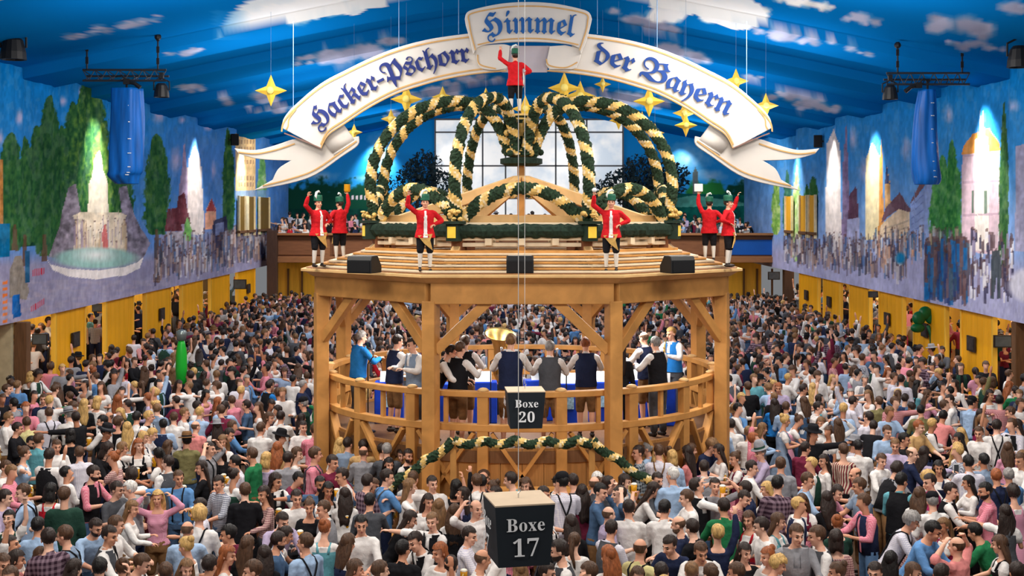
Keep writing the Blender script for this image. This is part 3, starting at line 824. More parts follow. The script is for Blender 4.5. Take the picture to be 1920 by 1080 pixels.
# stepped roof boards
nst = 7
for i in range(nst):
    r1 = RE - .22 - i * .155; r0 = r1 - .13
    z = 4.78 + i * .045
    octring('roof_board', r0, r1, z, z + .035, PINEW if i % 2 == 0 else PINE, .004)
octring('roof_deck', RR - .3, RE - .1, 4.765, 4.775, wood('deck_brown', (150, 104, 66), .7), 0)  # plain brown deck beneath the roof boards
octring('roof_step', RR + .02, RR + .28, 5.06, 5.13, PINE)
octring('roof_step', RR - .12, RR + .1, 5.19, 5.26, PINEW)
octring('crown_sill', RR - .1, RR + .1, 5.30, 5.40, PINEW)
octring('crown_sill', RR - .12, RR + .12, 5.56, 5.62, PINEW)
for k in range(8):
    for t in (0.25, .5, .75):
        c = ov(RR, 0, k).lerp(ov(RR, 0, k + 1), t)
        MB().box((c.x, c.y, 5.28), (.12, .34, .12), rz=math.atan2(c.y, c.x) + PI / 2).build('sill_block', PINEW, G)
    c = ov(RR + .02, 0, k); a = math.atan2(c.y, c.x)
    MB().box((c.x, c.y, 5.08), (.18, .2, .56), rz=a).build('crown_post', wood('brown_post', (132, 84, 56), .7), G, bevel=.01)
    c1 = ov(RR + .5, 4.80, k); c0 = ov(RR, 5.2, k)
    MB().beam(c1, c0, .16, .14).build('foot_brace', PINEL, G, bevel=.01)
# garland helper: fir rope with two spiral ribbons
def garland(name, pts, r, parent, turns_per_m=2.1, seg=14, step=.036, phase=0.0, label=None):
    pts = [Vector(p) for p in pts]
    L = [0.0]
    for i in range(1, len(pts)): L.append(L[-1] + (pts[i] - pts[i - 1]).length)
    n = max(6, int(L[-1] / step)); out = []; j = 0
    for i in range(n + 1):
        s = L[-1] * i / n
        while j < len(pts) - 2 and L[j + 1] < s: j += 1
        t = (s - L[j]) / max(1e-6, L[j + 1] - L[j]); out.append(pts[j].lerp(pts[j + 1], min(1, t)))
    dl = L[-1] / n
    rnd = random.Random(int(L[-1] * 1000) + len(pts))
    def rib(i, k):
        return ((i * dl * turns_per_m + k / seg + phase) % 1.0) < .36
    q = MB()
    q.tube(out, r, seg, True, lambda i, k: (1 if rnd.random() < .78 else 2) if rib(i, k) else 0,
           jitter=lambda i, k: (1.04 + rnd.uniform(-.03, .04)) if rib(i, k) else (1.0 + rnd.uniform(-.2, .2)))
    o = q.build(name, [GREEN, GOLD, CREAM], parent)
    # loose sprigs sticking out of the rope
    q = MB()
    fr = q.frames(out)
    for i in range(0, n, 2):
        for e in range(4):
            p, x, y = fr[i]; a = rnd.uniform(0, 2 * PI); dirv = x * math.cos(a) + y * math.sin(a)
            k = (a / (2 * PI)) * seg
            if rib(i, k): continue
            tip = p + dirv * r * rnd.uniform(1.15, 1.5) + (out[min(i + 1, n)] - p) * rnd.uniform(-.8, .8)
            b = p + dirv * r * .8; sd = dirv.cross((out[min(i + 1, n)] - out[max(i - 1, 0)]).normalized()) * r * .22
            q.add([b - sd, b + sd, tip], [(0, 1, 2)])
    q.build('fir_sprigs', GREEN, o)['kind'] = 'stuff'
    return o
# crown: ribs rise from the ring, bulge, and dip down to the hub
RIB = [(2.95, 5.52), (3.05, 5.9), (3.10, 6.35), (3.02, 6.8), (2.82, 7.2), (2.5, 7.55), (2.1, 7.80), (1.65, 7.93), (1.2, 7.96), (.82, 7.86), (.55, 7.6), (.36, 7.25), (.26, 6.95)]
def smooth(pts, n=5):
    out = []
    P_ = [np.array(p, float) for p in pts]
    for i in range(len(P_) - 1):
        p0 = P_[max(i - 1, 0)]; p1 = P_[i]; p2 = P_[i + 1]; p3 = P_[min(i + 2, len(P_) - 1)]
        for t in np.linspace(0, 1, n, endpoint=False):
            out.append(tuple(.5 * ((2 * p1) + (-p0 + p2) * t + (2 * p0 - 5 * p1 + 4 * p2 - p3) * t * t + (-p0 + 3 * p1 - 3 * p2 + p3) * t ** 3)))
    out.append(tuple(P_[-1])); return out
for k in range(8):
    d = ov(1, 0, k)
    garland('garland_rib', [Vector((d.x * r, d.y * r, z)) for r, z in smooth(RIB)], .105, G, phase=k * .13)
for k in range(8):
    a, b = ov(RR, 5.55, k), ov(RR, 5.55, k + 1)
    pts = []
    for t in np.linspace(.03, .97, 24):
        c = a.lerp(b, t); out = Vector((c.x, c.y, 0)).normalized()
        h = math.sin(PI * t) ** .75
        pts.append(Vector((c.x, c.y, 5.55 + .68 * h)) + out * .1 * h)
    garland('garland_arch', pts, .11, G, phase=k * .3)
    a, b = ov(RR + .13, 5.47, k), ov(RR + .13, 5.47, k + 1)
    rnd = random.Random(k)
    MB().tube([a.lerp(b, t) for t in np.linspace(0, 1, 40)], .125, 9, True, 0, lambda i, kk: 1 + rnd.uniform(-.13, .13)).build('fir_border', mat('fir_dark', (26, 44, 34), .9, var=.4, scale=20, bump=.6), G)
    c = ov(RR + .2, 5.44, k); a_ = math.atan2(c.y, c.x)
    l = MB().box((c.x, c.y, 5.44), (.2, .23, .3), rz=a_).build('lantern', mat('lantern_green', (24, 44, 34), .6), G, bevel=.01)
    MB().box((c.x + math.cos(a_) * .1, c.y + math.sin(a_) * .1, 5.45), (.02, .16, .2), rz=a_).build('lantern_glass', mat('amber_glass', (226, 190, 70), .25, emit=.35), l)
    MB().box((c.x, c.y, 5.62), (.3, .33, .05), rz=a_).build('lantern_lid', mat('lantern_green', (24, 44, 34), .6), l)
    # bow of gold ribbon above each lantern
    q = MB(); rnd = random.Random(k + 90)
    for e in range(16):
        a2 = rnd.uniform(0, 2 * PI); cc = Vector((c.x, c.y, 5.68)) + Vector((rnd.uniform(-.12, .12), rnd.uniform(-.12, .12), rnd.uniform(0, .16)))
        q.ball(cc, (rnd.uniform(.03, .06), rnd.uniform(.03, .06), rnd.uniform(.02, .05)), 6, 4)
    q.build('ribbon_bow', GOLD, l, smooth=True)
# hub of the crown
q = MB(); q.lathe([(.18, 6.88), (.3, 6.92), (.34, 7.0), (.28, 7.06), (.24, 7.3), (.34, 7.55), (.36, 7.62), (.3, 7.66), (.34, 7.7), (.34, 7.74)], seg=8, mi=lambda i: (1, 0, 1, 0, 1, 0, 1, 0, 1)[i % 9])
q.build('crown_hub', [mat('lantern_green', (24, 44, 34), .6), GOLD], G)
q = MB(); q.lathe([(.3, 6.72), (.42, 6.76), (.42, 6.86), (.2, 6.9)], seg=16); q.build('hub_base', mat('fir_dark', (26, 44, 34), .9), G)
rnd = random.Random(4)
q = MB()
for e in range(70):
    a2 = rnd.uniform(0, 2 * PI); r_ = rnd.uniform(.24, .42)
    q.ball((r_ * math.cos(a2), r_ * math.sin(a2), rnd.uniform(6.9, 7.62)), rnd.uniform(.03, .07), 6, 4, mi=rnd.choice((0, 0, 1, 1)))
q.build('hub_flowers', [GREEN, GOLD], G, smooth=True)
# roof timbers inside the crown
MB().box((0, 0, 5.95), (.16, .16, 1.9)).build('king_post', PINE, G, bevel=.012)
for k in range(8):
    MB().beam(ov(RR - .05, 5.52, k), ov(.1, 6.42, k), .15, .22).build('rafter', PINEL, G, bevel=.012)
    MB().beam(ov(RR - .2, 5.66, k), ov(RR - .2, 5.66, k + 1), .12, .16).build('plate_beam', PINEL, G)
for k in range(4):
    MB().beam(ov(RR - .2, 5.5, k), ov(RR - .2, 5.5, k + 4), .14, .18).build('tie_beam', PINE, G)

# monitor loudspeakers on the eaves
def wedge(xp, yp, rz, lab):
    c = px(xp, yp, 21.75)
    o = empty('stage_monitor', (c.x, 21.75, 4.775), rz, lab, 'loudspeaker', 'monitor loudspeakers on the bandstand roof')
    q = MB(); q.prism([(-.2, 0), (.2, 0), (.2, .12), (.06, .29), (-.16, .29), (-.2, .22)], -.23, .23, frame=Matrix.Rotation(PI / 2, 3, 'Z'))
    q.build('cabinet', BLK, o, bevel=.012)
    MB().box((0, .02, .293), (.40, .2, .01)).build('top_panel', mat('grey_plastic', (150, 146, 142), .6), o)
    MB().box((0, -.203, .11), (.4, .012, .18)).build('grille', mat('grille', (12, 12, 16), .7), o)
wedge(683, 515, -.35, 'black wedge loudspeaker on the bandstand roof beneath the statue pair with the beer jug')
wedge(975, 521, 0, 'black wedge loudspeaker in the middle of the bandstand eaves')
wedge(1270, 515, .4, 'black wedge loudspeaker on the bandstand roof beneath the statue pair holding up a block')

# staircase in front of the bandstand with fir garlands
S = empty('bandstand_stairs', (GX, GY - RC, 0), 0, 'pine double stairs with fir garlands on the handrails below the bandstand', 'stairs')
MB().box((0, -.75, 1.15), (2.2, 1.2, .1)).build('landing', PINE, S, bevel=.01)
MB().box((0, -1.34, .6), (2.2, .05, 1.1)).build('front_board', PINE, S)
for s in (-1, 1):
    for i in range(6):
        MB().box((s * (1.25 + i * .26), -.75, 1.0 - i * .18), (.28, 1.2, .05)).build('tread', PINE, S, bevel=.006)
    for yy in (-1.34,):
        MB().beam((s * 1.1, yy, 1.15), (s * 2.75, yy, 0.05), .06, .26).build('stringer', PINE, S)
        for x_, z0, z1 in ((1.1, 0, 2.2), (2.75, 0, 1.05)):
            MB().box((s * x_, yy, (z0 + z1) / 2), (.1, .1, z1 - z0)).build('newel', PINE, S, bevel=.01)
        MB().beam((s * 1.1, yy, 2.15), (s * 2.75, yy, 1.0), .07, .09).build('hand_rail', PINEL, S)
        garland('handrail_garland', [(s * (1.1 + 1.65 * t), yy - .05, 2.2 - 1.15 * t - .06 * abs(math.sin(t * 12))) for t in np.linspace(0, 1, 30)], .075, S, 3.0)
MB().box((0, -1.34, 2.15), (2.2, .07, .09)).build('hand_rail', PINEL, S)
garland('handrail_garland', [(-1.1 + 2.2 * t, -1.39, 2.2 - .07 * abs(math.sin(t * 14))) for t in np.linspace(0, 1, 30)], .075, S, 3.0)

# music desks with blue skirts, drums and a tuba on the stage
BLUEC = mat('royal_blue_cloth', (16, 62, 190), .8, var=.2, scale=4)
WHITEP = mat('white_paper', (228, 230, 232), .8, var=.04)
STEEL = mat('chrome', (200, 204, 208), .2, 1.0, var=0)
BRASS = mat('brass', (214, 184, 116), .4, 1.0, var=0)
desks = [(815, 700), (905, 700), (1010, 705), (1065, 700), (1130, 705), (1185, 700), (1240, 705), (730, 700)]
dl = ['beside the bandstand post with the rail behind', 'between the fair-haired musician and the tall musician', 'beside the black hanging sign on the stage', 'between the two grey-haired musicians', 'behind the woman in the black dress', 'beside the musician with the bare forearms', 'in front of the saxophone player', 'near the bending musician']
for i, (xp, yp) in enumerate(desks):
    c = px(xp, yp, 24.4 + (i % 3) * .25)
    o = empty('music_desk', (c.x, c.y, ZS), R.uniform(-.3, .3), 'blue skirted music desk with white sheets ' + dl[i], 'music desk', 'music desks on the stage')
    MB().box((0, 0, .4), (.55, .3, .8)).build('skirt', BLUEC, o, bevel=.02)
    q = MB(); q.box((0, -.05, .88), (.34, .02, .24), mtx=Matrix.Rotation(-.5, 3, 'X')); q.build('sheet_music', WHITEP, o)
    MB().box((0, -.155, .45), (.22, .01, .26)).build('crest', mat('pale_blue_print', (150, 190, 230), .7, var=.5, scale=20), o)
def drum(xp, yp, Yd, r, h, zb, lab, col):
    c = px(xp, yp, Yd)
    o = empty('drum', (c.x, Yd, ZS), 0, lab, 'drum', 'drums on the stage')
    MB().lathe([(r, zb), (r, zb + h)], seg=20).build('shell', mat(*col), o, smooth=False)
    MB().lathe([(r * 1.04, zb + h - .04), (r * 1.04, zb + h + .02)], seg=20).build('hoop', STEEL, o)
    MB().lathe([(r * .98, zb + h + .005), (r * .98, zb + h + .03)], seg=20).build('drum_head', WHITEP, o)
    q = MB()
    for k in range(3): q.tube([(r * .7 * math.cos(k * 2.1), r * .7 * math.sin(k * 2.1), zb), (r * 1.1 * math.cos(k * 2.1), r * 1.1 * math.sin(k * 2.1), 0)], .015, 6)
    q.build('tripod', STEEL, o)
drum(775, 690, 24.0, .2, .2, .75, 'pale blue snare drum behind the musician in the navy vest', ('drum_blue', (150, 190, 220), .3))
drum(800, 680, 24.6, .24, .4, .7, 'white tall drum close to the bandstand post', ('drum_white', (220, 224, 226), .3))
drum(1030, 690, 24.9, .22, .3, .8, 'turquoise drum in the middle of the stage', ('drum_teal', (60, 150, 190), .3))
c = px(930, 640, 25.6)
o = empty('tuba', (c.x, 25.6, ZS), .3, 'big pale brass tuba bell rising behind the tall musician', 'tuba')
q = MB(); q.lathe([(.06, 0), (.07, .3), (.1, .55), (.17, .75), (.28, .86), (.31, .88), (.27, .84), (.15, .72), (.07, .5)], seg=24)
for v in range(len(q.v)):
    p_ = Matrix.Rotation(.35, 3, 'X') @ Vector(q.v[v]); q.v[v] = (p_.x, p_.y, p_.z + .82)
q.build('bell', BRASS, o, smooth=True)
MB().tube([(.0, 0, 1.05), (.02, .02, .8), (.12, .05, .6), (.28, .05, .6), (.36, .03, .8), (.34, 0, 1.2), (.2, -.05, 1.45)], .06, 10).build('tubing', BRASS, o, smooth=True)
MB().box((.1, .05, .3), (.2, .2, .6)).build('stand', BLK, o)

for xp, yp, Yd, lab in ((690, 700, 23.6, 'thin black microphone stand beside the bright blue vested musician'), (920, 700, 24.0, 'thin microphone stand between the black-vested and the tall musician'),
                        (1062, 700, 23.8, 'thin microphone stand between the two musicians before the blue desks'), (1228, 700, 24.2, 'thin microphone stand beside the saxophone player')):
    c = px(xp, yp, Yd)
    o = empty('microphone_stand', (c.x, Yd, ZS), R.uniform(-1, 1), lab, 'microphone stand', 'microphone stands on the stage')
    MB().lathe([(.14, 0), (.14, .02), (.02, .03)], seg=14).build('base', BLK, o)
    MB().tube([(0, 0, .02), (0, 0, 1.25), (.05, -.28, 1.42)], .012, 6).build('pole', BLK, o)
    MB().lathe([(.012, 0), (.02, .08), (.03, .12), (.015, .15)], (.05, -.3, 1.4), 8).build('microphone', STEEL, o, smooth=True)
# ------------------------------------------------------------------ ribbon-shaped banner hung across the hall
YR = 30.6
PAPER = mat('banner_white', (202, 196, 189), .75, var=.03, scale=2)
BACKF = mat('banner_fold_shade', (176, 168, 176), .8, var=.06, scale=2)  # banner white with the back fold's shade put into the colour
GLINE = mat('banner_gold_line', (196, 152, 92), .6, var=.1)
LNAVY = mat('letter_navy', (18, 36, 104), .6, var=.05)
LBLUE = mat('letter_blue', (12, 82, 150), .6, var=.05)
B = empty('banner', tuple(px(988, 140, YR)), 0, 'huge white ribbon banner with blue blackletter words arching above the bandstand crown', 'banner')
B0 = px(988, 140, YR)
def b2(x, y, dy=0.0):
    p = px(x, y, YR) - B0; return Vector((p.x, dy, p.z))
def smooth2(pts, n=6): return [tuple(p) for p in smooth(pts, n)]
def plate(name, pts, y0, y1, m=PAPER, parent=None, sm=True):
    poly = [(b2(x, y).x, b2(x, y).z) for x, y in (pts if not sm else pts)]
    q = MB(); q.prism(poly, y0, y1); return q.build(name, m, parent or B, bevel=.012)
def line(name, pts, w, y, m, parent):
    pts = smooth2(pts); q = MB(); n = len(pts)
    P_ = [b2(x, z, y) for x, z in pts]; vs = []; fs = []
    for i, p_ in enumerate(P_):
        d = (P_[min(i + 1, n - 1)] - P_[max(i - 1, 0)]).normalized(); nn = Vector((-d.z, 0, d.x)) * w / 2
        vs += [p_ + nn, p_ - nn, p_ - nn + Vector((0, .012, 0)), p_ + nn + Vector((0, .012, 0))]
    for i in range(n - 1):
        for j in range(4): fs.append((i * 4 + j, i * 4 + (j + 1) % 4, (i + 1) * 4 + (j + 1) % 4, (i + 1) * 4 + j))
    q.add(vs, fs); return q.build(name, m, parent)
LT = [(529, 240), (533, 222), (553, 198), (602, 157), (652, 130), (700, 107), (750, 88), (810, 73), (880, 63)]     # upper edge
LB = [(602, 279), (616, 254), (645, 234), (690, 204), (740, 178), (790, 161), (840, 148), (895, 139), (950, 134)]      # lower edge
MIR = lambda pts: [(1976 - x, y) for x, y in pts]
for side in (0, 1):
    f = (lambda a: a) if side == 0 else MIR
    t = f(smooth2(LT)); b = f(smooth2(LB))
    body = plate('ribbon_arm', t + b[::-1], -.05, .05)
    off = lambda pts, d: [(x, y + d) for x, y in pts]
    line('gold_line', off(f(LT), 7), .035, -.066, GLINE, body)
    line('gold_line', off(f(LB), -8), .035, -.066, GLINE, body)
    line('gold_edge', off(f(LB), -1), .025, -.066, GLINE, body)
    line('gold_line', f([(537, 243), (541, 236), (543, 222), (556, 205)]), .03, -.067, GLINE, body)
    line('fold_line', f([(534, 250), (565, 262), (602, 278)]), .03, -.068, mat('fold_brown', (120, 92, 84), .7), body)
    tail = plate('ribbon_tail', f(smooth2([(438, 278), (478, 281), (515, 272), (548, 261), (570, 260)], 4) + [(600, 262), (640, 262)] + smooth2([(672, 255), (670, 272), (639, 294), (591, 327), (545, 343), (474, 357)], 4) + smooth2([(510, 337), (521, 316), (544, 301)], 4) + smooth2([(510, 300), (478, 297), (446, 288)], 4)), .07, .15)
    line('gold_line', f([(446, 285), (478, 288), (515, 281), (552, 269)]), .03, .055, GLINE, tail)
    line('gold_line', f([(668, 264), (636, 287), (588, 319), (543, 335), (492, 348)]), .03, .055, GLINE, tail)
    # rolled end: a hollow scroll
    cen = b2(*f([(628, 266)])[0]); sgn = 1 if side == 0 else -1
    q = MB(); pr = []
    for k in range(26):
        a = -PI * .15 + 2 * PI * 1.12 * k / 25; rr = .36 - .08 * k / 25
        pr.append((math.cos(a) * rr * .8, math.sin(a) * rr))
    vs = []; fs = []
    axis = Vector((sgn * .52, .0, .34))
    for k, (u, v) in enumerate(pr):
        o1 = Vector((cen.x - sgn * .18 + sgn * u * .55, .10 + v * .30, cen.z - .12 - u * .75))
        vs += [o1, o1 + axis]
    for k in range(25): fs.append((2 * k, 2 * k + 1, 2 * k + 3, 2 * k + 2))
    q.add(vs, fs); sc = q.build('ribbon_scroll', PAPER, B, smooth=True)
    md = sc.modifiers.new('thick', 'SOLIDIFY'); md.thickness = .03
# raised middle scroll
plate('middle_plate', smooth2([(872, 38), (876, 26), (892, 19), (940, 9), (990, 6), (1040, 9), (1088, 19), (1104, 26), (1109, 38)], 5) + smooth2([(1106, 52), (1098, 80), (1088, 104)], 4) + smooth2([(1085, 92), (1060, 84), (990, 80), (920, 84), (894, 92)], 5) + smooth2([(888, 104), (882, 78), (874, 50)], 4), -.20, -.10)
plate('fold_back', [(938, 86), (1032, 86), (1026, 136), (940, 136)], -.02, .0, BACKF)
fl = plate('fold_front', smooth2([(892, 95), (898, 88), (940, 84), (956, 87)], 5) + smooth2([(954, 110), (950, 130)], 4) + smooth2([(930, 133), (904, 130), (895, 118)], 4), -.14, -.08)
fr_ = plate('fold_front', smooth2([(1030, 88), (1027, 105), (1023, 122)], 4) + smooth2([(1030, 131), (1060, 131), (1080, 128), (1090, 100)], 4) + [(1086, 92), (1060, 86)], -.14, -.08)
line('gold_line', [(880, 42), (884, 28), (940, 17), (990, 14), (1040, 17), (1096, 28), (1101, 42)], .03, -.215, GLINE, B)
line('gold_line', [(1101, 42), (1098, 60), (1086, 96)], .03, -.215, GLINE, B)
line('gold_line', [(880, 42), (884, 66), (892, 96)], .03, -.215, GLINE, B)
line('gold_line', [(896, 86), (940, 77), (990, 74), (1040, 77), (1084, 86)], .03, -.215, GLINE, B)
line('gold_line', [(1024, 112), (1030, 124), (1060, 128), (1082, 118)], .03, -.152, GLINE, B)
line('gold_line', [(896, 104), (900, 122), (930, 130)], .03, -.152, GLINE, B)
# wires up to the roof
for xp, y0, y1 in ((550, 40, 200), (748, -20, 89), (860, -24, 64), (1120, -24, 64), (1232, -10, 92), (1400, 40, 178)):
    MB().tube([b2(xp, y0), b2(xp, y1)], .009, 6).build('hanging_wire', mat('wire', (110, 145, 185), .4, var=0), B)

def frak(s):
    o = ''
    for ch in s:
        if 'A' <= ch <= 'Z': o += chr(0x1D56C + ord(ch) - 65)
        elif 'a' <= ch <= 'z': o += chr(0x1D586 + ord(ch) - 97)
        else: o += ch
    return o
def bold(s):
    o = ''
    for ch in s:
        if 'A' <= ch <= 'Z': o += chr(0x1D400 + ord(ch) - 65)
        elif 'a' <= ch <= 'z': o += chr(0x1D41A + ord(ch) - 97)
        elif ch.isdigit(): o += chr(0x1D7CE + int(ch))
        else: o += ch
    return o
def text_mesh(body, extrude=0.0, space=1.0):
    c = bpy.data.curves.new('lettering', 'FONT'); c.body = body; c.extrude = extrude; c.resolution_u = 3; c.space_character = space
    o = bpy.data.objects.new('lettering', c); COL.objects.link(o)
    bpy.context.view_layer.update()
    me = bpy.data.meshes.new_from_object(o.evaluated_get(bpy.context.evaluated_depsgraph_get()))
    bpy.data.objects.remove(o)
    return me
def arc_text(body, base, height, m, y, parent, space=1.0):
    """letters along the base line given in the banner's own measure; height = size of the type in pixels"""
    me = text_mesh(body, .02, space)
    P_ = [np.array((b2(x, z).x, b2(x, z).z)) for x, z in smooth2(base, 12)]
    L = [0]
    for i in range(1, len(P_)): L.append(L[-1] + np.linalg.norm(P_[i] - P_[i - 1]))
    co = np.array([v.co[:] for v in me.vertices]); x0, x1 = co[:, 0].min(), co[:, 0].max()
    sc = height * YR / F
    Px = np.array([p_[0] for p_ in P_]); Pz = np.array([p_[1] for p_ in P_])
    s = (co[:, 0] - x0) / (x1 - x0) * L[-1]
    qx = np.interp(s, L, Px); qz = np.interp(s, L, Pz)
    e = .02
    tx = np.interp(s + e, L, Px) - np.interp(s - e, L, Px); tz = np.interp(s + e, L, Pz) - np.interp(s - e, L, Pz)
    n = np.sqrt(tx * tx + tz * tz); n[n == 0] = 1; tx /= n; tz /= n
    h = co[:, 1] * sc
    out = np.stack([qx - tz * h, np.full(len(s), y) + co[:, 2] * .6, qz + tx * h], 1)
    me.vertices.foreach_set('co', out.ravel()); me.materials.clear(); me.materials.append(m); me.update()
    return link('lettering', me, parent)
arc_text(frak('Hacker-Pschorr'), [(588, 243), (612, 232), (640, 211), (673, 188), (706, 169), (740, 153), (800, 132), (845, 122), (882, 117)], 54, LNAVY, -.075, B, .9)
arc_text(frak('Himmel'), [(906, 72), (945, 66), (990, 64), (1035, 66), (1076, 72)], 58, LBLUE, -.22, B, .95)
arc_text(frak('der Bayern'), [(1112, 119), (1150, 127), (1183, 138), (1225, 154), (1264, 173), (1310, 192), (1364, 219)], 56, mat('letter_mid', (16, 58, 128), .6, var=.05), -.075, B, .9)

# ------------------------------------------------------------------ hanging stars
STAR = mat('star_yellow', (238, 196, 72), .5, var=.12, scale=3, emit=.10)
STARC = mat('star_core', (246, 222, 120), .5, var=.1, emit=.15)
stars = [(508, 170, 30, 'lone yellow four-pointed star hanging in front of the painted cloud beside the ribbon arm'),
         (762, 186, 30, 'large yellow star peeking out beneath the first arm of the ribbon'), (830, 182, 21, 'small yellow star above the garland crown, beside the large star under the ribbon'),
         (733, 223, 19, 'small yellow star level with the crown, nearest to the bright window edge'), (911, 184, 20, 'pale yellow star whose tip shows above the crown garland beside the top statue'),
         (1058, 165, 31, 'wide yellow star just under the folded middle of the ribbon'), (1088, 180, 29, 'yellow star overlapping the wide star under the folded ribbon'),
         (1130, 158, 16, 'small star tip peeping from under the ribbon where its second arm begins'), (1217, 190, 30, 'large yellow star under the last word of the ribbon'),
         (1204, 228, 19, 'small yellow star touching the crown garland below the large star'), (1228, 249, 18, 'small yellow star, lowest beside the crown garland and the bright wall patch'),
         (1283, 212, 22, 'yellow star of the stacked pair beside the ribbon end, the upper one'), (1286, 235, 22, 'yellow star of the stacked pair beside the ribbon end, the lower one'),
         (1380, 152, 24, 'yellow star rising above the end of the ribbon arm'), (1436, 198, 24, 'yellow star hanging behind the rounded end of the ribbon arm'),
         (664, 248, 16, 'small yellow star half hidden behind the rolled ribbon scroll'), (985, 204, 26, 'pale yellow star behind the boots of the top statue'), (1160, 226, 18, 'small star peeking through the crown garland before the window top')]
for i, (x, y, r, lab) in enumerate(stars):
    Yd = 33.0 + (i % 4) * .9
    c = px(x, y, Yd); rr = r * Yd / F
    o = empty('hanging_star', c, 0, lab, 'star', 'hanging stars')
    vs = [(0, -.12, 0), (0, .12, 0)]
    for k in range(8):
        a = PI / 2 + k * PI / 4; q_ = rr if k % 2 == 0 else rr * .40
        vs.append((q_ * math.cos(a), 0, q_ * math.sin(a)))
    fs = []
    for k in range(8):
        fs += [(0, 2 + k, 2 + (k + 1) % 8), (1, 2 + (k + 1) % 8, 2 + k)]
    MB().add(vs, fs).build('star_body', STAR, o)
    MB().ball((0, -.09, 0), (rr * .24, .05, rr * .24), 8, 5).build('star_core', STARC, o, smooth=True)
    MB().tube([(0, 0, rr * .9), (0, 0, max(.5, roof_z(c.x) + STEP - c.z))], .003, 4).build('thread', mat('wire', (110, 145, 185), .4, var=0), o)

# ------------------------------------------------------------------ lighting trusses with lamps and wrapped blue cloth
TR = mat('truss_dark', (58, 62, 68), .45, .6, var=0)
def chain(q, a, b, r=.03):
    a, b = Vector(a), Vector(b); L = (b - a).length; n = max(2, int(L / .14))
    for i in range(n):
        p_ = a.lerp(b, (i + .5) / n)
        q.box(p_, (r * (2.4 if i % 2 else .8), r * (.8 if i % 2 else 2.4), L / n * 1.1))
def truss(xa, xb, yt, yb, Yd, lab, chains):
    a, b = px(xa, yt, Yd), px(xb, yt, Yd); h = (yb - yt) * Yd / F
    o = empty('lighting_truss', (a + b) / 2, 0, lab, 'truss', 'lighting trusses'); L = (b - a).length
    q = MB()
    for dy, dz in ((0, 0), (0, -h), (.25, -h * .5)):
        MB().tube([(-L / 2, dy, dz), (L / 2, dy, dz)], .028, 8).build('chord', TR, o)
    n = max(2, int(L / .3))
    for i in range(n):
        x0 = -L / 2 + L * i / n; x1 = x0 + L / n; xm = (x0 + x1) / 2
        q.tube([(x0, 0, 0), (xm, 0, -h)], .012, 6); q.tube([(xm, 0, -h), (x1, 0, 0)], .012, 6)
        q.tube([(x0, 0, 0), (xm, .25, -h * .5)], .012, 6); q.tube([(x0, 0, -h), (xm, .25, -h * .5)], .012, 6)
    q.build('lattice', TR, o)
    for xc, ytop in chains:
        c = px(xc, yt, Yd) - (a + b) / 2; t = px(xc, ytop, Yd) - (a + b) / 2
        q = MB(); chain(q, (c.x, 0, 0), (c.x, 0, t.z)); q.ball((c.x, 0, t.z * .95), .09, 8, 6); q.build('chain_hoist', BLK, o)
    return o
truss(155, 312, 131, 151, 33.0, 'grey lighting truss hung over the fountain mural', ((163, 72), (296, 66)))
truss(1662, 1818, 137, 158, 33.0, 'grey lighting truss hung beside the glowing tower mural', ((1683, 82), (1804, 84)))
truss(-90, 46, 36, 61, 30.0, 'dark truss end entering the picture above the poplar mural', ((22, -20), (-70, -20)))
truss(1900, 2040, 42, 66, 30.0, 'dark truss end at the edge above the cypress mural', ((1916, -20), (2020, -20)))
def lamp(xp, yp, Yd, s, lab, rz=0):
    c = px(xp, yp, Yd)
    o = empty('stage_lamp_head', c, rz, lab, 'stage lamp', 'lamps on the trusses')
    q = MB(); q.lathe([(.10 * s, .16 * s), (.15 * s, .1 * s), (.19 * s, -.08 * s), (.2 * s, -.2 * s), (.17 * s, -.2 * s), (.12 * s, -.06 * s)], seg=14)
    q.build('housing', BLK, o)
    q = MB(); q.tube([(-.2 * s, 0, -.02), (-.2 * s, 0, .2 * s), (0, 0, .3 * s), (.2 * s, 0, .2 * s), (.2 * s, 0, -.02)], .02 * s, 6); q.build('yoke', BLK, o)
    MB().box((0, 0, .36 * s), (.1 * s, .1 * s, .16 * s)).build('clamp', BLK, o)
lamp(303, 168, 33, 1.0, 'black stage lamp hanging from the truss over the fountain mural')
lamp(1669, 172, 33, 1.0, 'black stage lamp hanging from the truss beside the glowing tower mural')
lamp(25, 88, 30, 1.5, 'black stage lamp hanging from the truss end above the poplar mural')
lamp(1911, 104, 30, 1.4, 'black stage lamp hanging from the truss end above the cypress mural')
def projector(xp, yp, Yd, sg, lab):
    c = px(xp, yp, Yd)
    o = empty('pin_spot', c, 0, lab, 'pin spot', 'pin spots')
    MB().box((0, 0, 0), (.16, .14, .14)).build('clamp', BLK, o)
    MB().tube([(0, 0, 0), (sg * .2, 0, -.05), (sg * .34, 0, -.16)], [.04, .05, .06], 8).build('barrel', BLK, o)
    MB().tube([(0, 0, .02), (-sg * .12, 0, .16), (-sg * .3, 0, .12)], .025, 6).build('cable_loop', BLK, o)
projector(238, 153, 32.9, 1, 'small black pin spot under the truss above the wrapped blue cloth and fountain')
projector(1722, 160, 32.9, -1, 'small black pin spot under the truss above the wrapped blue cloth and green trees')
BLUE = mat('blue_tarpaulin', (6, 92, 176), .45, var=.35, scale=2.2, stretch=(3, 3, .4), bump=.5)
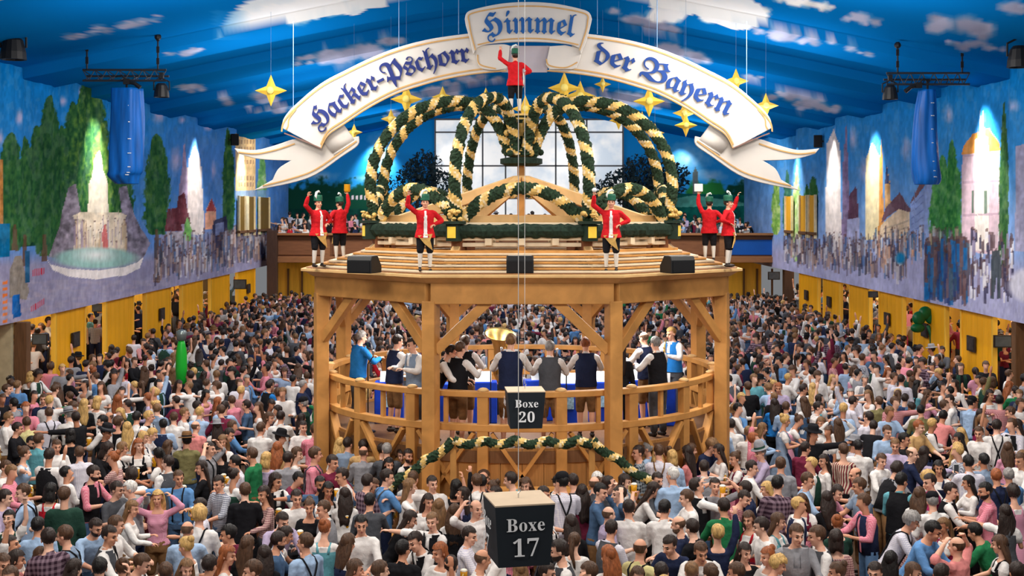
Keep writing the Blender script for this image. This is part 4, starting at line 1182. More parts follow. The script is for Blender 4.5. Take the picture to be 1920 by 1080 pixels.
def bundle(pts, Yd, seed, lab):
    """pleated cloth hanging from the truss: pts = (left x, right x, y) rows"""
    rows_ = smooth([(a, b, c) for a, b, c in pts], 6); c0 = px((pts[0][0] + pts[0][1]) / 2, pts[0][2], Yd)
    o = empty('wrapped_cloth', c0, 0, lab, 'cloth', 'wrapped blue cloths'); seg = 40
    rnd = random.Random(seed); ph = [rnd.uniform(0, 6.28) for _ in range(4)]
    vs = []; fs = []
    for r_, (xa, xb, y) in enumerate(rows_):
        a, b = px(xa, y, Yd) - c0, px(xb, y, Yd) - c0; w = (b.x - a.x) / 2; cx = (a.x + b.x) / 2
        for k in range(seg):
            t = 2 * PI * k / seg
            f = 1 + .07 * math.sin(5 * t + ph[0] + r_ * .05) + .05 * math.sin(9 * t + ph[1] - r_ * .08) + .03 * math.sin(3 * t + r_ * .3 + ph[2])
            vs.append((cx + math.cos(t) * w * f, math.sin(t) * w * .75 * f, a.z))
    for r_ in range(len(rows_) - 1):
        for k in range(seg): fs.append((r_ * seg + k, r_ * seg + (k + 1) % seg, (r_ + 1) * seg + (k + 1) % seg, (r_ + 1) * seg + k))
    fs += [tuple(range(seg)), tuple((len(rows_) - 1) * seg + k for k in range(seg))]
    MB().add(vs, fs).build('cloth', BLUE, o, smooth=True)
    q = MB()
    for i in range(7):
        xa, xb, y = rows_[4 + i * (len(rows_) - 8) // 7]
        c = px(xa + (xb - xa) * .7, y, Yd) - c0; q.box((c.x, -(xb - xa) * Yd / F * .36, c.z), (.09, .02, .02), rz=.4)
    q.build('lacing', mat('lacing_white', (210, 215, 220), .6), o)
    MB().tube([(0, 0, 0), (0, 0, .25)], .03, 6).build('strap', BLK, o)
bundle([(209, 266, 166), (208, 268, 220), (206, 268, 280), (205, 268, 318), (203, 262, 330), (218, 258, 345)], 33.0, 1, 'tall bundle of wrapped blue cloth hanging before the fountain mural')
bundle([(1724, 1754, 168), (1716, 1756, 210), (1712, 1758, 260), (1710, 1762, 310), (1713, 1763, 335), (1716, 1758, 346)], 33.0, 2, 'twisted bundle of wrapped blue cloth hanging beside the glowing tower mural')
# small loudspeakers on the painted walls
for xp, yp, s, lab in ((440, 262, -1, 'small black loudspeaker on the mural beside the cream tower'), (1534, 265, 1, 'small black loudspeaker on the mural above the tip of the ribbon tail')):
    Yd = abs(12.75 * F / (xp - PX0)); c = px(xp, yp, Yd)
    o = empty('wall_loudspeaker', c, -s * .35, lab, 'loudspeaker', 'loudspeakers on the painted walls')
    MB().box((0, 0, 0), (.34, .3, .52)).build('cabinet', BLK, o, bevel=.02)
    MB().box((0, -.16, 0), (.28, .02, .46)).build('grille', mat('grille', (12, 12, 16), .7), o)
    MB().box((s * .2, .1, 0), (.3, .08, .08)).build('bracket', BLK, o)

# ------------------------------------------------------------------ hanging box signs
SIGN = mat('sign_black', (30, 38, 46), .6, var=.08, scale=3)
STOP = mat('sign_top', (206, 184, 158), .7, var=.05)
SLET = mat('sign_letters', (232, 234, 238), .6, var=0)
STRING = mat('white_string', (205, 205, 205), .6, var=0)
def sign(xc, ytop, Yd, wt, wb, h, rz, num, lab):
    c = px(xc, ytop, Yd)
    o = empty('box_sign', c, rz, lab, 'sign', 'hanging box signs')
    vs = []
    for z, w in ((0, wt), (-h, wb)):
        for sx, sy in ((-1, -1), (1, -1), (1, 1), (-1, 1)): vs.append((sx * w / 2, sy * w / 2, z))
    MB().add(vs, [(0, 1, 2, 3), (7, 6, 5, 4), (0, 4, 5, 1), (1, 5, 6, 2), (2, 6, 7, 3), (3, 7, 4, 0)]).build('box', SIGN, o, bevel=.004)
    MB().box((0, 0, .006), (wt, wt, .012)).build('lid', STOP, o)
    MB().tube([(0, 0, .0), (0, 0, .05), (.02, 0, .07), (0, 0, .09)], .006, 6).build('hook', STEEL, o)
    MB().tube([(0, 0, .08), (0, 0, 11.3 - c.z)], .0035, 5).build('string', STRING, o)
    tilt = math.atan((wt - wb) / 2 / h)
    for face in range(4):
        Mf = Matrix.Rotation(face * PI / 2, 4, 'Z') @ Matrix.Translation((0, -wt / 2 - .004, 0)) @ Matrix.Rotation(-tilt, 4, 'X')
        for body, zz, size in (('Boxe', -.40 * h, .30 * h), (num, -.80 * h, .40 * h)):
            me = text_mesh(bold(body), .0, 1.05)
            co = np.array([v.co[:] for v in me.vertices]); mid = (co[:, 0].min() + co[:, 0].max()) / 2
            for v in me.vertices:
                v.co = Mf @ Vector(((v.co.x - mid) * size, 0.0, v.co.y * size + zz))
            me.materials.clear(); me.materials.append(SLET); link('lettering', me, o)
sign(972, 936, 10.6, .50, .43, .50, math.radians(13), '17', 'larger black hanging box sign with pale top, lettered Boxe 17, low over the crowd')
sign(984, 731, 17.0, .50, .42, .48, math.radians(5), '20', 'smaller black hanging box sign lettered Boxe 20 before the bandstand railing')
# ------------------------------------------------------------------ people: one body per pose, dressed in separate clothes
class Shell:
    """closed lofts and ellipsoids that are fused into one surface"""
    def __init__(s): s.q = MB()
    def loft(s, rings, seg=14):
        vs = []; fs = []
        for c, x, y, rx, ry in rings:
            for k in range(seg):
                a = 2 * PI * k / seg
                vs.append(Vector(c) + x * (math.cos(a) * rx) + y * (math.sin(a) * ry))
        n = len(rings)
        for i in range(n - 1):
            for k in range(seg): fs.append((i * seg + k, i * seg + (k + 1) % seg, (i + 1) * seg + (k + 1) % seg, (i + 1) * seg + k))
        fs += [tuple(range(seg - 1, -1, -1)), tuple((n - 1) * seg + k for k in range(seg))]
        s.q.add(vs, fs)
    def limb(s, pts, rad, seg=10):
        """tapered limb with rounded ends"""
        pts = [Vector(p) for p in pts]
        d0 = (pts[0] - pts[1]).normalized(); d1 = (pts[-1] - pts[-2]).normalized()
        P_ = [pts[0] + d0 * rad[0] * .9] + pts + [pts[-1] + d1 * rad[-1] * .9]
        s.q.tube(P_, [rad[0] * .35] + list(rad) + [rad[-1] * .35], seg)
    def ell(s, c, r, M=None, seg=12, rings=8):
        b = len(s.q.v); s.q.ball((0, 0, 0), r, seg, rings)
        for i in range(b, len(s.q.v)):
            v = Vector(s.q.v[i])
            if M is not None: v = M @ v
            s.q.v[i] = tuple(v + Vector(c))
    def fuse(s, name, voxel, smooth_it=2, target=None):
        me = s.q.mesh(name + '_src', [], autofix=True)
        o = bpy.data.objects.new(name, me); COL.objects.link(o)
        m = o.modifiers.new('fuse', 'REMESH'); m.mode = 'VOXEL'; m.voxel_size = voxel
        if smooth_it:
            m2 = o.modifiers.new('smooth', 'SMOOTH'); m2.iterations = smooth_it; m2.factor = .45
        if target:
            m3 = o.modifiers.new('dec', 'DECIMATE'); m3.ratio = target
        bpy.context.view_layer.update()
        out = bpy.data.meshes.new_from_object(o.evaluated_get(bpy.context.evaluated_depsgraph_get()))
        bpy.data.objects.remove(o); bpy.data.meshes.remove(me)
        out.name = name
        out.polygons.foreach_set('use_smooth', np.ones(len(out.polygons), dtype=bool))
        return out

ARM = dict(down=((.2, .02, -1), (.08, -.28, -1)), hold=((.22, -.28, -.95), (-.25, -.95, .18)), table=((.3, -.55, -.8), (-.3, -.9, -.2)),
           up=((.38, -.12, .95), (-.02, -.18, 1)), drink=((.42, -.8, -.22), (-.62, -.25, .62)), head=((.85, -.3, .45), (-.75, .15, .75)),
           reach=((.95, -.4, .05), (.85, -.55, .08)), hug=((1, -.2, .12), (.92, .05, .2)), hip=((.75, .3, -.75), (-.72, -.6, -.35)),
           play=((.4, -.5, -.75), (-.5, -.8, .2)), wave=((.75, -.3, .65), (-.1, -.3, 1)))
# lean, head yaw, head pitch, right arm, left arm
POSE = dict(A=(5, 18, 12, 'hold', 'table'), B=(3, -22, 6, 'down', 'hold'), C=(1, 10, -4, 'up', 'hold'), D=(-3, 0, -14, 'drink', 'down'),
            E=(2, 0, 4, 'head', 'head'), F=(7, 30, 6, 'reach', 'hold'), G=(27, 12, 14, 'table', 'table'), H=(3, -30, 8, 'hug', 'hold'),
            P=(4, -4, 14, 'play', 'play'), S=(0, 0, 0, 'wave', 'hip'), T=(0, 14, 4, 'up', 'hip'))
PEL = Vector((0, 0, .93))
def leanM(pose):
    return Matrix.Translation(PEL) @ Matrix.Rotation(math.radians(POSE[pose][0]), 4, 'X') @ Matrix.Translation(-PEL)
def headM(pose):
    piv = Vector((0, .005, 1.51))
    return leanM(pose) @ Matrix.Translation(piv) @ Matrix.Rotation(math.radians(POSE[pose][1]), 4, 'Z') @ Matrix.Rotation(math.radians(POSE[pose][2] - POSE[pose][0] * .6), 4, 'X') @ Matrix.Translation(-piv)
TORSO = dict(
    m=[(.84, .160, .112, 0), (.93, .166, .118, 0), (1.02, .156, .112, 0), (1.12, .154, .112, -.004), (1.22, .165, .118, -.006), (1.32, .176, .118, -.004), (1.39, .170, .102, .004), (1.44, .125, .08, .01), (1.475, .075, .066, .01), (1.51, .056, .058, .008)],
    w=[(.84, .170, .120, 0), (.93, .172, .122, 0), (1.02, .138, .10, 0), (1.10, .124, .092, 0), (1.18, .134, .104, -.006), (1.27, .148, .118, -.012), (1.35, .150, .098, 0), (1.41, .135, .078, .008), (1.455, .068, .056, .012), (1.50, .046, .048, .008)])
SHO = dict(m=(.182, .006, 1.405, .058), w=(.155, .008, 1.385, .046))
def trings(g, z0, z1, inf, pose, extra=None):
    T = TORSO[g]; zs = [t[0] for t in T]
    want = [z0] + [z for z in zs if z0 + .01 < z < z1 - .01] + [z1]
    M = leanM(pose); R3 = M.to_3x3(); out = []
    for z in want:
        rx = np.interp(z, zs, [t[1] for t in T]); ry = np.interp(z, zs, [t[2] for t in T]); yo = np.interp(z, zs, [t[3] for t in T])
        e = extra(z) if extra else 0
        if z >= .93: out.append((M @ Vector((0, yo, z)), R3 @ Vector((1, 0, 0)), R3 @ Vector((0, 1, 0)), rx + inf + e, ry + inf + e))
        else: out.append((Vector((0, yo, z)), Vector((1, 0, 0)), Vector((0, 1, 0)), rx + inf + e, ry + inf + e))
    return out
def armpts(g, pose, side):
    """side -1: the person's right arm"""
    x, y, z, r = SHO[g]
    S_ = leanM(pose) @ Vector((side * x, y, z))
    u, f = ARM[POSE[pose][3 if side < 0 else 4]]
    k = 1.0 if g == 'm' else .93
    E_ = S_ + Vector((side * u[0], u[1], u[2])).normalized() * .285 * k
    W_ = E_ + Vector((side * f[0], f[1], f[2])).normalized() * .245 * k
    return S_, E_, W_
def hand(sh, E_, W_, side, curl=.9, k=1.0):
    d = (W_ - E_).normalized()
    ref = Vector((0, 0, 1)) if abs(d.z) < .8 else Vector((0, -1, 0))
    n = d.cross(ref).normalized() * side        # across the palm
    p = d.cross(n).normalized()                 # out of the palm
    if p.z > 0 and abs(d.z) < .8: p = -p
    M = Matrix((n, d, p)).transposed()
    sh.ell(W_ + d * .052 * k, (.039 * k, .052 * k, .016 * k), M, 10, 6)
    for i, (o, L) in enumerate(((-.03, .062), (-.01, .074), (.011, .07), (.03, .055))):
        a = W_ + d * .088 * k + n * o * k; b = a + (d * .8 + p * .45 * curl).normalized() * L * .5 * k
        c = b + (d * .35 + p * curl).normalized() * L * .55 * k
        sh.limb([a, b, c], [.0098 * k, .009 * k, .0078 * k], 6)
    t0 = W_ + d * .03 * k - n * .034 * k; t1 = t0 + (d * .5 - n * .7 + p * .3).normalized() * .04 * k; t2 = t1 + (d * .7 + p * .6).normalized() * .03 * k
    sh.limb([t0, t1, t2], [.013 * k, .011 * k, .009 * k], 6)
_T = {}
def body_mesh(g, pose):
    key = ('body', g, pose)
    if key in _T: return _T[key]
    s = Shell()
    s.loft(trings(g, .84, 1.51, 0, pose))
    HM = headM(pose); R3 = HM.to_3x3(); LM = leanM(pose)
    x, y, z, r = SHO[g]
    k = 1.0 if g == 'm' else .9
    for sd in (-1, 1):
        S_, E_, W_ = armpts(g, pose, sd)
        s.limb([LM @ Vector((sd * .10, y, z - .01)), S_], [.06 * k, r])
        s.limb([S_, S_.lerp(E_, .5), E_], [.052 * k, .047 * k, .038 * k])
        s.limb([E_, E_.lerp(W_, .3), W_], [.039 * k, .040 * k, .027 * k])
        hand(s, E_, W_, sd, k=.98 * (1 if g == 'm' else .9))
        h = Vector((sd * .092, 0, .88)); kn = Vector((sd * .105, -.015, .49)); an = Vector((sd * .11, .02, .09))
        s.limb([h, h.lerp(kn, .5), kn], [.088, .076, .055]); s.limb([kn, kn.lerp(an, .3), an], [.055, .056, .036])
        s.limb([an + Vector((0, .03, -.045)), an + Vector((0, -.12, -.055))], [.04, .036])
        if g == 'w': s.ell(LM @ Vector((sd * .06, -.085, 1.265)), (.058, .05, .056))
    hk = 1.0 if g == 'm' else .95
    s.limb([LM @ Vector((0, .012, 1.45)), HM @ Vector((0, 0, 1.59))], [.056 * k, .053 * k])
    E = lambda c, r_: s.ell(HM @ Vector(c), tuple(v * hk for v in r_), R3, 16, 10)
    E((0, .014, 1.665), (.075, .095, .092)); E((0, -.022, 1.605), (.060, .070, .086)); E((0, -.062, 1.545), (.030, .026, .022))
    E((0, -.078, 1.668), (.050, .018, .014)); E((0, -.084, 1.574), (.024, .013, .012))
    for sd in (-1, 1):
        E((sd * .077, .016, 1.628), (.011, .022, .033)); E((sd * .036, -.066, 1.612), (.022, .022, .022))
    s.limb([HM @ Vector((0, -.088, 1.652)), HM @ Vector((0, -.112, 1.612))], [.010, .0165], 8)
    me = s.fuse('body', .0092, 2)
    # which faces are eyes, lips, brows and shoes
    n = len(me.polygons); c = np.empty(n * 3); me.polygons.foreach_get('center', c); c = c.reshape(-1, 3)
    inv = np.array(HM.inverted()); h = c @ inv[:3, :3].T + inv[:3, 3]
    mi = np.zeros(n, np.int32)
    def near(p, r): return (((h - np.array(p)) / np.array(r)) ** 2).sum(1) < 1
    for sd in (-1, 1):
        mi[near((sd * .032, -.088, 1.642), (.0165, .03, .0095))] = 1
        mi[near((sd * .034, -.09, 1.672), (.024, .03, .0075))] = 3
    mi[near((0, -.095, 1.574), (.026, .02, .009))] = 2
    mi[c[:, 2] < .105] = 4
    mi[(c[:, 2] >= .105) & (c[:, 2] < .47) & (np.abs(c[:, 0]) < .3) & (np.abs(c[:, 1]) < .15)] = 5
    for _ in range(6): me.materials.append(None)
    me.polygons.foreach_set('material_index', mi)
    me['hand'] = list((armpts(g, pose, -1)[2] + (armpts(g, pose, -1)[2] - armpts(g, pose, -1)[1]).normalized() * .08))
    _T[key] = me; return me
def top_mesh(g, pose, kind):
    """kind: long / roll / coat (men), blouse (women), tee"""
    key = (kind, g, pose)
    if key in _T: return _T[key]
    s = Shell(); x, y, z, r = SHO[g]; LM = leanM(pose); k = 1.0 if g == 'm' else .9
    rnd = random.Random(hash((kind, g)) % 99)
    hem = dict(long=.90, roll=.88, tee=.88, coat=.80, blouse=1.0)[kind]
    inf = .024 if kind == 'coat' else .013
    ex = (lambda q: .05 * clamp((1.0 - q) / .2, 0, 1)) if kind == 'coat' else (lambda q: .012 * clamp((1.05 - q) / .1, 0, 1) + .006 * math.sin(q * 60))
    s.loft(trings(g, hem, 1.465 if g == 'm' else 1.40, inf, pose, ex), 18)
    for sd in (-1, 1):
        S_, E_, W_ = armpts(g, pose, sd)
        s.limb([LM @ Vector((sd * .09, y, z - .005)), S_], [.072 * k, r + .013])
        if kind == 'blouse':
            m = S_.lerp(E_, .35); s.limb([S_.lerp(E_, .05), m, S_.lerp(E_, .62)], [.062, .076, .05])
        elif kind == 'tee':
            s.limb([S_, S_.lerp(E_, .62)], [.066 * k, .064 * k])
        elif kind == 'roll':
            s.limb([S_, S_.lerp(E_, .5), E_], [.066 * k, .062 * k, .054 * k]); s.limb([E_, E_.lerp(W_, .22)], [.055 * k, .056 * k])
        else:
            s.limb([S_, S_.lerp(E_, .5), E_], [.068 * k, .064 * k, .056 * k]); s.limb([E_, E_.lerp(W_, .55), W_.lerp(E_, .04)], [.056 * k, .052 * k, .04 * k])
    if g == 'w':
        for sd in (-1, 1): s.ell(LM @ Vector((sd * .055, -.078, 1.262)), (.078, .072, .074))
        s.ell(LM @ Vector((0, -.07, 1.262)), (.085, .068, .066))
    if g == 'm':
        M = LM; s.limb([M @ Vector((0, .012, 1.455)), M @ Vector((0, .01, 1.487))], [.072, .066])
    me = s.fuse('shirt', .0145, 2)
    n = len(me.vertices); v = np.empty(n * 3); me.vertices.foreach_get('co', v); v = v.reshape(-1, 3)
    nm = np.empty(n * 3); me.vertices.foreach_get('normal', nm); nm = nm.reshape(-1, 3)
    w = fbm(v[:, 0] * 13 + v[:, 1] * 7 + 40, v[:, 2] * 9 + 40, 7, 3) - .5
    v += nm * (w * .022)[:, None]; me.vertices.foreach_set('co', v.ravel()); me.update()
    me.materials.append(None)
    if kind == 'coat':
        # open front: the waistcoat shows as a second colour
        me.materials.append(None)
        c = np.empty(len(me.polygons) * 3); me.polygons.foreach_get('center', c); c = c.reshape(-1, 3)
        me.polygons.foreach_set('material_index', ((c[:, 1] < -.03) & (np.abs(c[:, 0]) < .03 + .03 * (1.3 - c[:, 2])) & (c[:, 2] < 1.45)).astype(np.int32))
    _T[key] = me; return me
def surf(g, xx, z, back, inf):
    T = TORSO[g]; zs = [t[0] for t in T]
    rx = np.interp(z, zs, [t[1] for t in T]) + inf; ry = np.interp(z, zs, [t[2] for t in T]) + inf; yo = np.interp(z, zs, [t[3] for t in T])
    return yo + (1 if back else -1) * ry * math.sqrt(max(.05, 1 - (xx / rx) ** 2))
def vest_mesh(g, pose):
    key = ('vest', g, pose)
    if key in _T: return _T[key]
    q = MB(); T = TORSO[g]; seg = 28; vs = []; fs = []
    zs = np.linspace(.90, 1.484, 15); tz = [t[0] for t in T]; M = leanM(pose)
    for z in zs:
        rx = np.interp(z, tz, [t[1] for t in T]) + .031; ry = np.interp(z, tz, [t[2] for t in T]) + .031
        if z > 1.30: rx = .196 - (z - 1.30) * .22; ry = max(ry, .098)
        for k in range(seg):
            a = 2 * PI * k / seg
            p_ = Vector((math.cos(a) * rx, math.sin(a) * ry, z)); vs.append((M @ p_) if z >= .93 else p_)
    for i in range(len(zs) - 1):
        for k in range(seg):
            a = 2 * PI * (k + .5) / seg
            if math.sin(a) < -.3 and abs(math.cos(a)) < .05 + 1.25 * max(0, zs[i] - 1.2): continue
            if zs[i] > 1.27 and abs(math.sin(a)) < .3: continue
            fs.append((i * seg + k, i * seg + (k + 1) % seg, (i + 1) * seg + (k + 1) % seg, (i + 1) * seg + k))
    q.add(vs, fs); me = q.mesh('vest', [], smooth=True); me.materials.append(None)
    _T[key] = me; return me
def braces_mesh(g, pose):
    key = ('braces', g, pose)
    if key in _T: return _T[key]
    q = MB(); M = leanM(pose)
    for sd in (-1, 1):
        pts = [Vector((sd * .085, surf(g, .085, z, False, .026), z)) for z in np.linspace(.95, 1.38, 7)]
        pts += [Vector((sd * .092, -.03, 1.475)), Vector((sd * .085, .05, 1.462))]
        pts += [Vector((sd * (.08 - .075 * t), surf(g, .08 - .075 * t, 1.40 - .2 * t, True, .027), 1.40 - .2 * t)) for t in np.linspace(0, 1, 5)]
        pts += [Vector((-sd * .06 * t, surf(g, .06 * t, 1.20 - .25 * t, True, .027), 1.20 - .25 * t)) for t in np.linspace(.25, 1, 4)]
        q.tube([M @ p_ for p_ in pts], .0125, 6)
    me = q.mesh('braces', [], smooth=True); me.materials.append(None); _T[key] = me; return me
def trousers_mesh(g, pose, short=False):
    key = ('trousers', g, short)
    if key in _T: return _T[key]
    s = Shell(); s.loft(trings(g, .80, .985, .018, 'B'), 16)
    for sd in (-1, 1):
        h = Vector((sd * .092, 0, .86)); kn = Vector((sd * .105, -.015, .47)); an = Vector((sd * .11, .015, .10))
        s.limb([h, h.lerp(kn, .5), kn], [.105, .095, .078])
        if not short: s.limb([kn, an], [.078, .068])
    me = s.fuse('trousers', .02, 1); me.materials.append(None); _T[key] = me; return me
def skirt_mesh(kind):
    key = ('skirt', kind)
    if key in _T: return _T[key]
    q = MB(); prof = [(1.03, .142, .108), (.97, .175, .14), (.9, .215, .18), (.7, .275, .24), (.5, .33, .3), (.34, .36, .335)]
    seg = 40; vs = []; fs = []; inf = .012 if kind == 'apron' else 0
    for z, rx, ry in prof:
        for k in range(seg):
            a = 2 * PI * k / seg; f = 1 + .035 * math.sin(a * 12) * clamp((1.0 - z) * 2.5, 0, 1)
            vs.append((math.cos(a) * rx * f + math.cos(a) * inf, math.sin(a) * ry * f + math.sin(a) * inf, z + (.04 if kind == 'apron' and z < .4 else 0)))
    for i in range(len(prof) - 1):
        for k in range(seg):
            if kind == 'apron' and math.sin(2 * PI * (k + .5) / seg) > -.62: continue
            fs.append((i * seg + k, i * seg + (k + 1) % seg, (i + 1) * seg + (k + 1) % seg, (i + 1) * seg + k))
    q.add(vs, fs); me = q.mesh(kind, [], smooth=True); me.materials.append(None); _T[key] = me; return me
def bodice_mesh(pose):
    key = ('bodice', pose)
    if key in _T: return _T[key]
    q = MB(); T = TORSO['w']; tz = [t[0] for t in T]; seg = 28; zs = np.linspace(.985, 1.33, 9); M = leanM(pose); vs = []; fs = []
    for z in zs:
        rx = np.interp(z, tz, [t[1] for t in T]) + .022; ry = np.interp(z, tz, [t[2] for t in T]) + .022
        for k in range(seg):
            a = 2 * PI * k / seg; yb = -.03 * math.exp(-((z - 1.255) / .05) ** 2) if math.sin(a) < -.3 else 0
            vs.append(M @ Vector((math.cos(a) * rx, math.sin(a) * ry + yb, z)))
    for i in range(len(zs) - 1):
        for k in range(seg):
            a = 2 * PI * (k + .5) / seg
            if zs[i] > 1.25 and math.sin(a) < -.2 and abs(math.cos(a)) < .62: continue
            if zs[i] > 1.27 and abs(math.sin(a)) < .3: continue
            fs.append((i * seg + k, i * seg + (k + 1) % seg, (i + 1) * seg + (k + 1) % seg, (i + 1) * seg + k))
    q.add(vs, fs)
    for sd in (-1, 1):
        q.tube([M @ Vector(p_) for p_ in ((sd * .085, -.115, 1.30), (sd * .095, -.06, 1.40), (sd * .092, .02, 1.435), (sd * .08, .085, 1.38), (sd * .07, .11, 1.30))], .02, 6)
    me = q.mesh('bodice', [], smooth=True); me.materials.append(None); _T[key] = me; return me
def hair_mesh(style, pose):
    key = ('hair', style, pose)
    if key in _T: return _T[key]
    HM = headM(pose); q = MB(); seg, rg = 22, 14; rnd = random.Random(sum(map(ord, style)))
    grow = dict(s=.010, c=.026, L=.015, u=.012, B=.02, n=.004, p=.012)[style[0]]
    jit = dict(s=.005, c=.012, L=.004, u=.004, B=.004, n=.001, p=.004)[style[0]]
    vs = []; fs = []
    for i in range(rg + 1):
        t = PI * i / rg
        for k in range(seg):
            a = 2 * PI * k / seg; j = rnd.uniform(-jit, jit)
            vs.append(Vector((math.sin(t) * math.cos(a) * (.076 + grow + j), .016 + math.sin(t) * math.sin(a) * (.096 + grow + j), 1.672 + math.cos(t) * (.090 + grow * 1.1 + j))))
    nape = dict(s=1.585, c=1.575, L=1.50, u=1.585, B=1.52, n=1.60, p=1.58)[style[0]]
    for i in range(rg):
        for k in range(seg):
            c = (vs[i * seg + k] + vs[(i + 1) * seg + (k + 1) % seg]) / 2
            if c.z < nape: continue
            if c.y < -.02 and c.z < 1.712 - (.02 if style[0] == 'c' else 0): continue
            if c.y < .02 and c.z < (1.64 if style[0] in 'LB' else 1.66) and style[0] not in 'LB': continue
            if style[0] == 'n' and c.z > 1.70: continue
            fs.append((i * seg + k, i * seg + (k + 1) % seg, (i + 1) * seg + (k + 1) % seg, (i + 1) * seg + k))
    if style == 'c' or style == 's':
        pass
    q.add([HM @ v for v in vs], fs)
    if style[0] in 'LBp':
        LM = leanM(pose)
        zs = {'L': np.linspace(1.72, 1.20, 9), 'B': np.linspace(1.72, 1.50, 6), 'p': np.linspace(1.70, 1.32, 8)}[style[0]]
        vs = []; fs = []; sg = 18
        for i, z in enumerate(zs):
            t = i / (len(zs) - 1)
            w = {'L': .080 + .06 * math.sin(t * PI * .8) - .05 * t * t, 'B': .09 + .012 * t, 'p': .035 + .01 * math.sin(t * PI) - .02 * t}[style[0]]
            d = {'L': .055 - .03 * t, 'B': .085, 'p': .03}[style[0]]
            yo = {'L': .035 + .075 * t, 'B': .03, 'p': .12 + .02 * math.sin(t * 3)}[style[0]]
            MM = HM if z > 1.5 else HM.lerp(LM, clamp((1.5 - z) / .15, 0, 1))
            for k in range(sg):
                a = 2 * PI * k / sg; f = 1 + rnd.uniform(-.06, .06) + .08 * math.sin(7 * a + .6 * i)
                vs.append(MM @ Vector((math.cos(a) * w * f, yo + math.sin(a) * d * f, z + (rnd.uniform(-.05, .02) if i == len(zs) - 1 else 0))))
        for i in range(len(zs) - 1):
            for k in range(sg):
                a = 2 * PI * (k + .5) / sg
                if style[0] == 'B' and math.sin(a) < -.35 and zs[i] < 1.70: continue
                fs.append((i * sg + k, i * sg + (k + 1) % sg, (i + 1) * sg + (k + 1) % sg, (i + 1) * sg + k))
        fs.append(tuple((len(zs) - 1) * sg + k for k in range(sg)))
        q.add(vs, fs)
    if style[0] == 'u':
        b = len(q.v); q.ball((0, 0, 0), (.05, .045, .05), 12, 8)
        for i in range(b, len(q.v)): q.v[i] = tuple(HM @ (Vector(q.v[i]) * (1 + rnd.uniform(-.06, .06)) + Vector((0, .105, 1.725))))
    me = q.mesh('hair', [], smooth=True); me.materials.append(None); _T[key] = me; return me
def beard_mesh(pose):
    key = ('beard', pose)
    if key in _T: return _T[key]
    HM = headM(pose); q = MB(); q.ball((0, 0, 0), (.064, .075, .062), 16, 10)
    keep = []; vs = [Vector(v) + Vector((0, -.026, 1.575)) for v in q.v]
    for f in q.f:
        c = sum((vs[i] for i in f), Vector()) / len(f)
        if c.z < 1.60 and c.y < .03 and not (c.z > 1.565 and c.z < 1.585 and abs(c.x) < .02 and c.y < -.08) and not (c.z > 1.585 and abs(c.x) < .03): keep.append(f)
    q2 = MB(); q2.add([HM @ v for v in vs], keep)
    me = q2.mesh('beard', [], smooth=True); me.materials.append(None); _T[key] = me; return me
def hat_mesh(kind, pose):
    key = ('hat', kind, pose)
    if key in _T: return _T[key]
    HM = headM(pose); q = MB()
    if kind == 'cap':
        q.lathe([(.086, 1.69), (.094, 1.71), (.090, 1.755), (.06, 1.79), (.02, 1.80)], (0, .014, 0), 20, sy=1.12); q.box((0, -.12, 1.70), (.14, .09, .012))
    elif kind == 'tall':
        q.lathe([(.145, 1.705), (.15, 1.71), (.145, 1.718), (.092, 1.722), (.09, 1.76), (.075, 1.83), (.04, 1.87), (.01, 1.88)], (0, .012, 0), 22, sy=1.12, mi=lambda i: 1 if i == 3 else 0)
    elif kind == 'statue':
        q.lathe([(.10, 1.70), (.104, 1.71), (.1, 1.72), (.096, 1.735), (.10, 1.80), (.09, 1.85), (.02, 1.86)], (0, .012, 0), 20, sy=1.12, mi=0)
        q.tube([(-.06, -.04, 1.75), (-.09, -.03, 1.83), (-.05, .0, 1.92), (.02, .02, 1.95), (.06, .02, 1.91)], [.02, .03, .032, .028, .012], 8, mi=1)
    else:
        q.lathe([(.15, 1.698), (.155, 1.704), (.15, 1.712), (.093, 1.716), (.092, 1.745), (.086, 1.79), (.07, 1.815), (.03, 1.80), (.005, 1.795)], (0, .012, 0), 22, sy=1.12, mi=lambda i: 1 if i == 3 else 0)
    q.v = [tuple(HM @ Vector(v)) for v in q.v]
    me = q.mesh('hat', [], smooth=True); me.materials.append(None); me.materials.append(None); _T[key] = me; return me

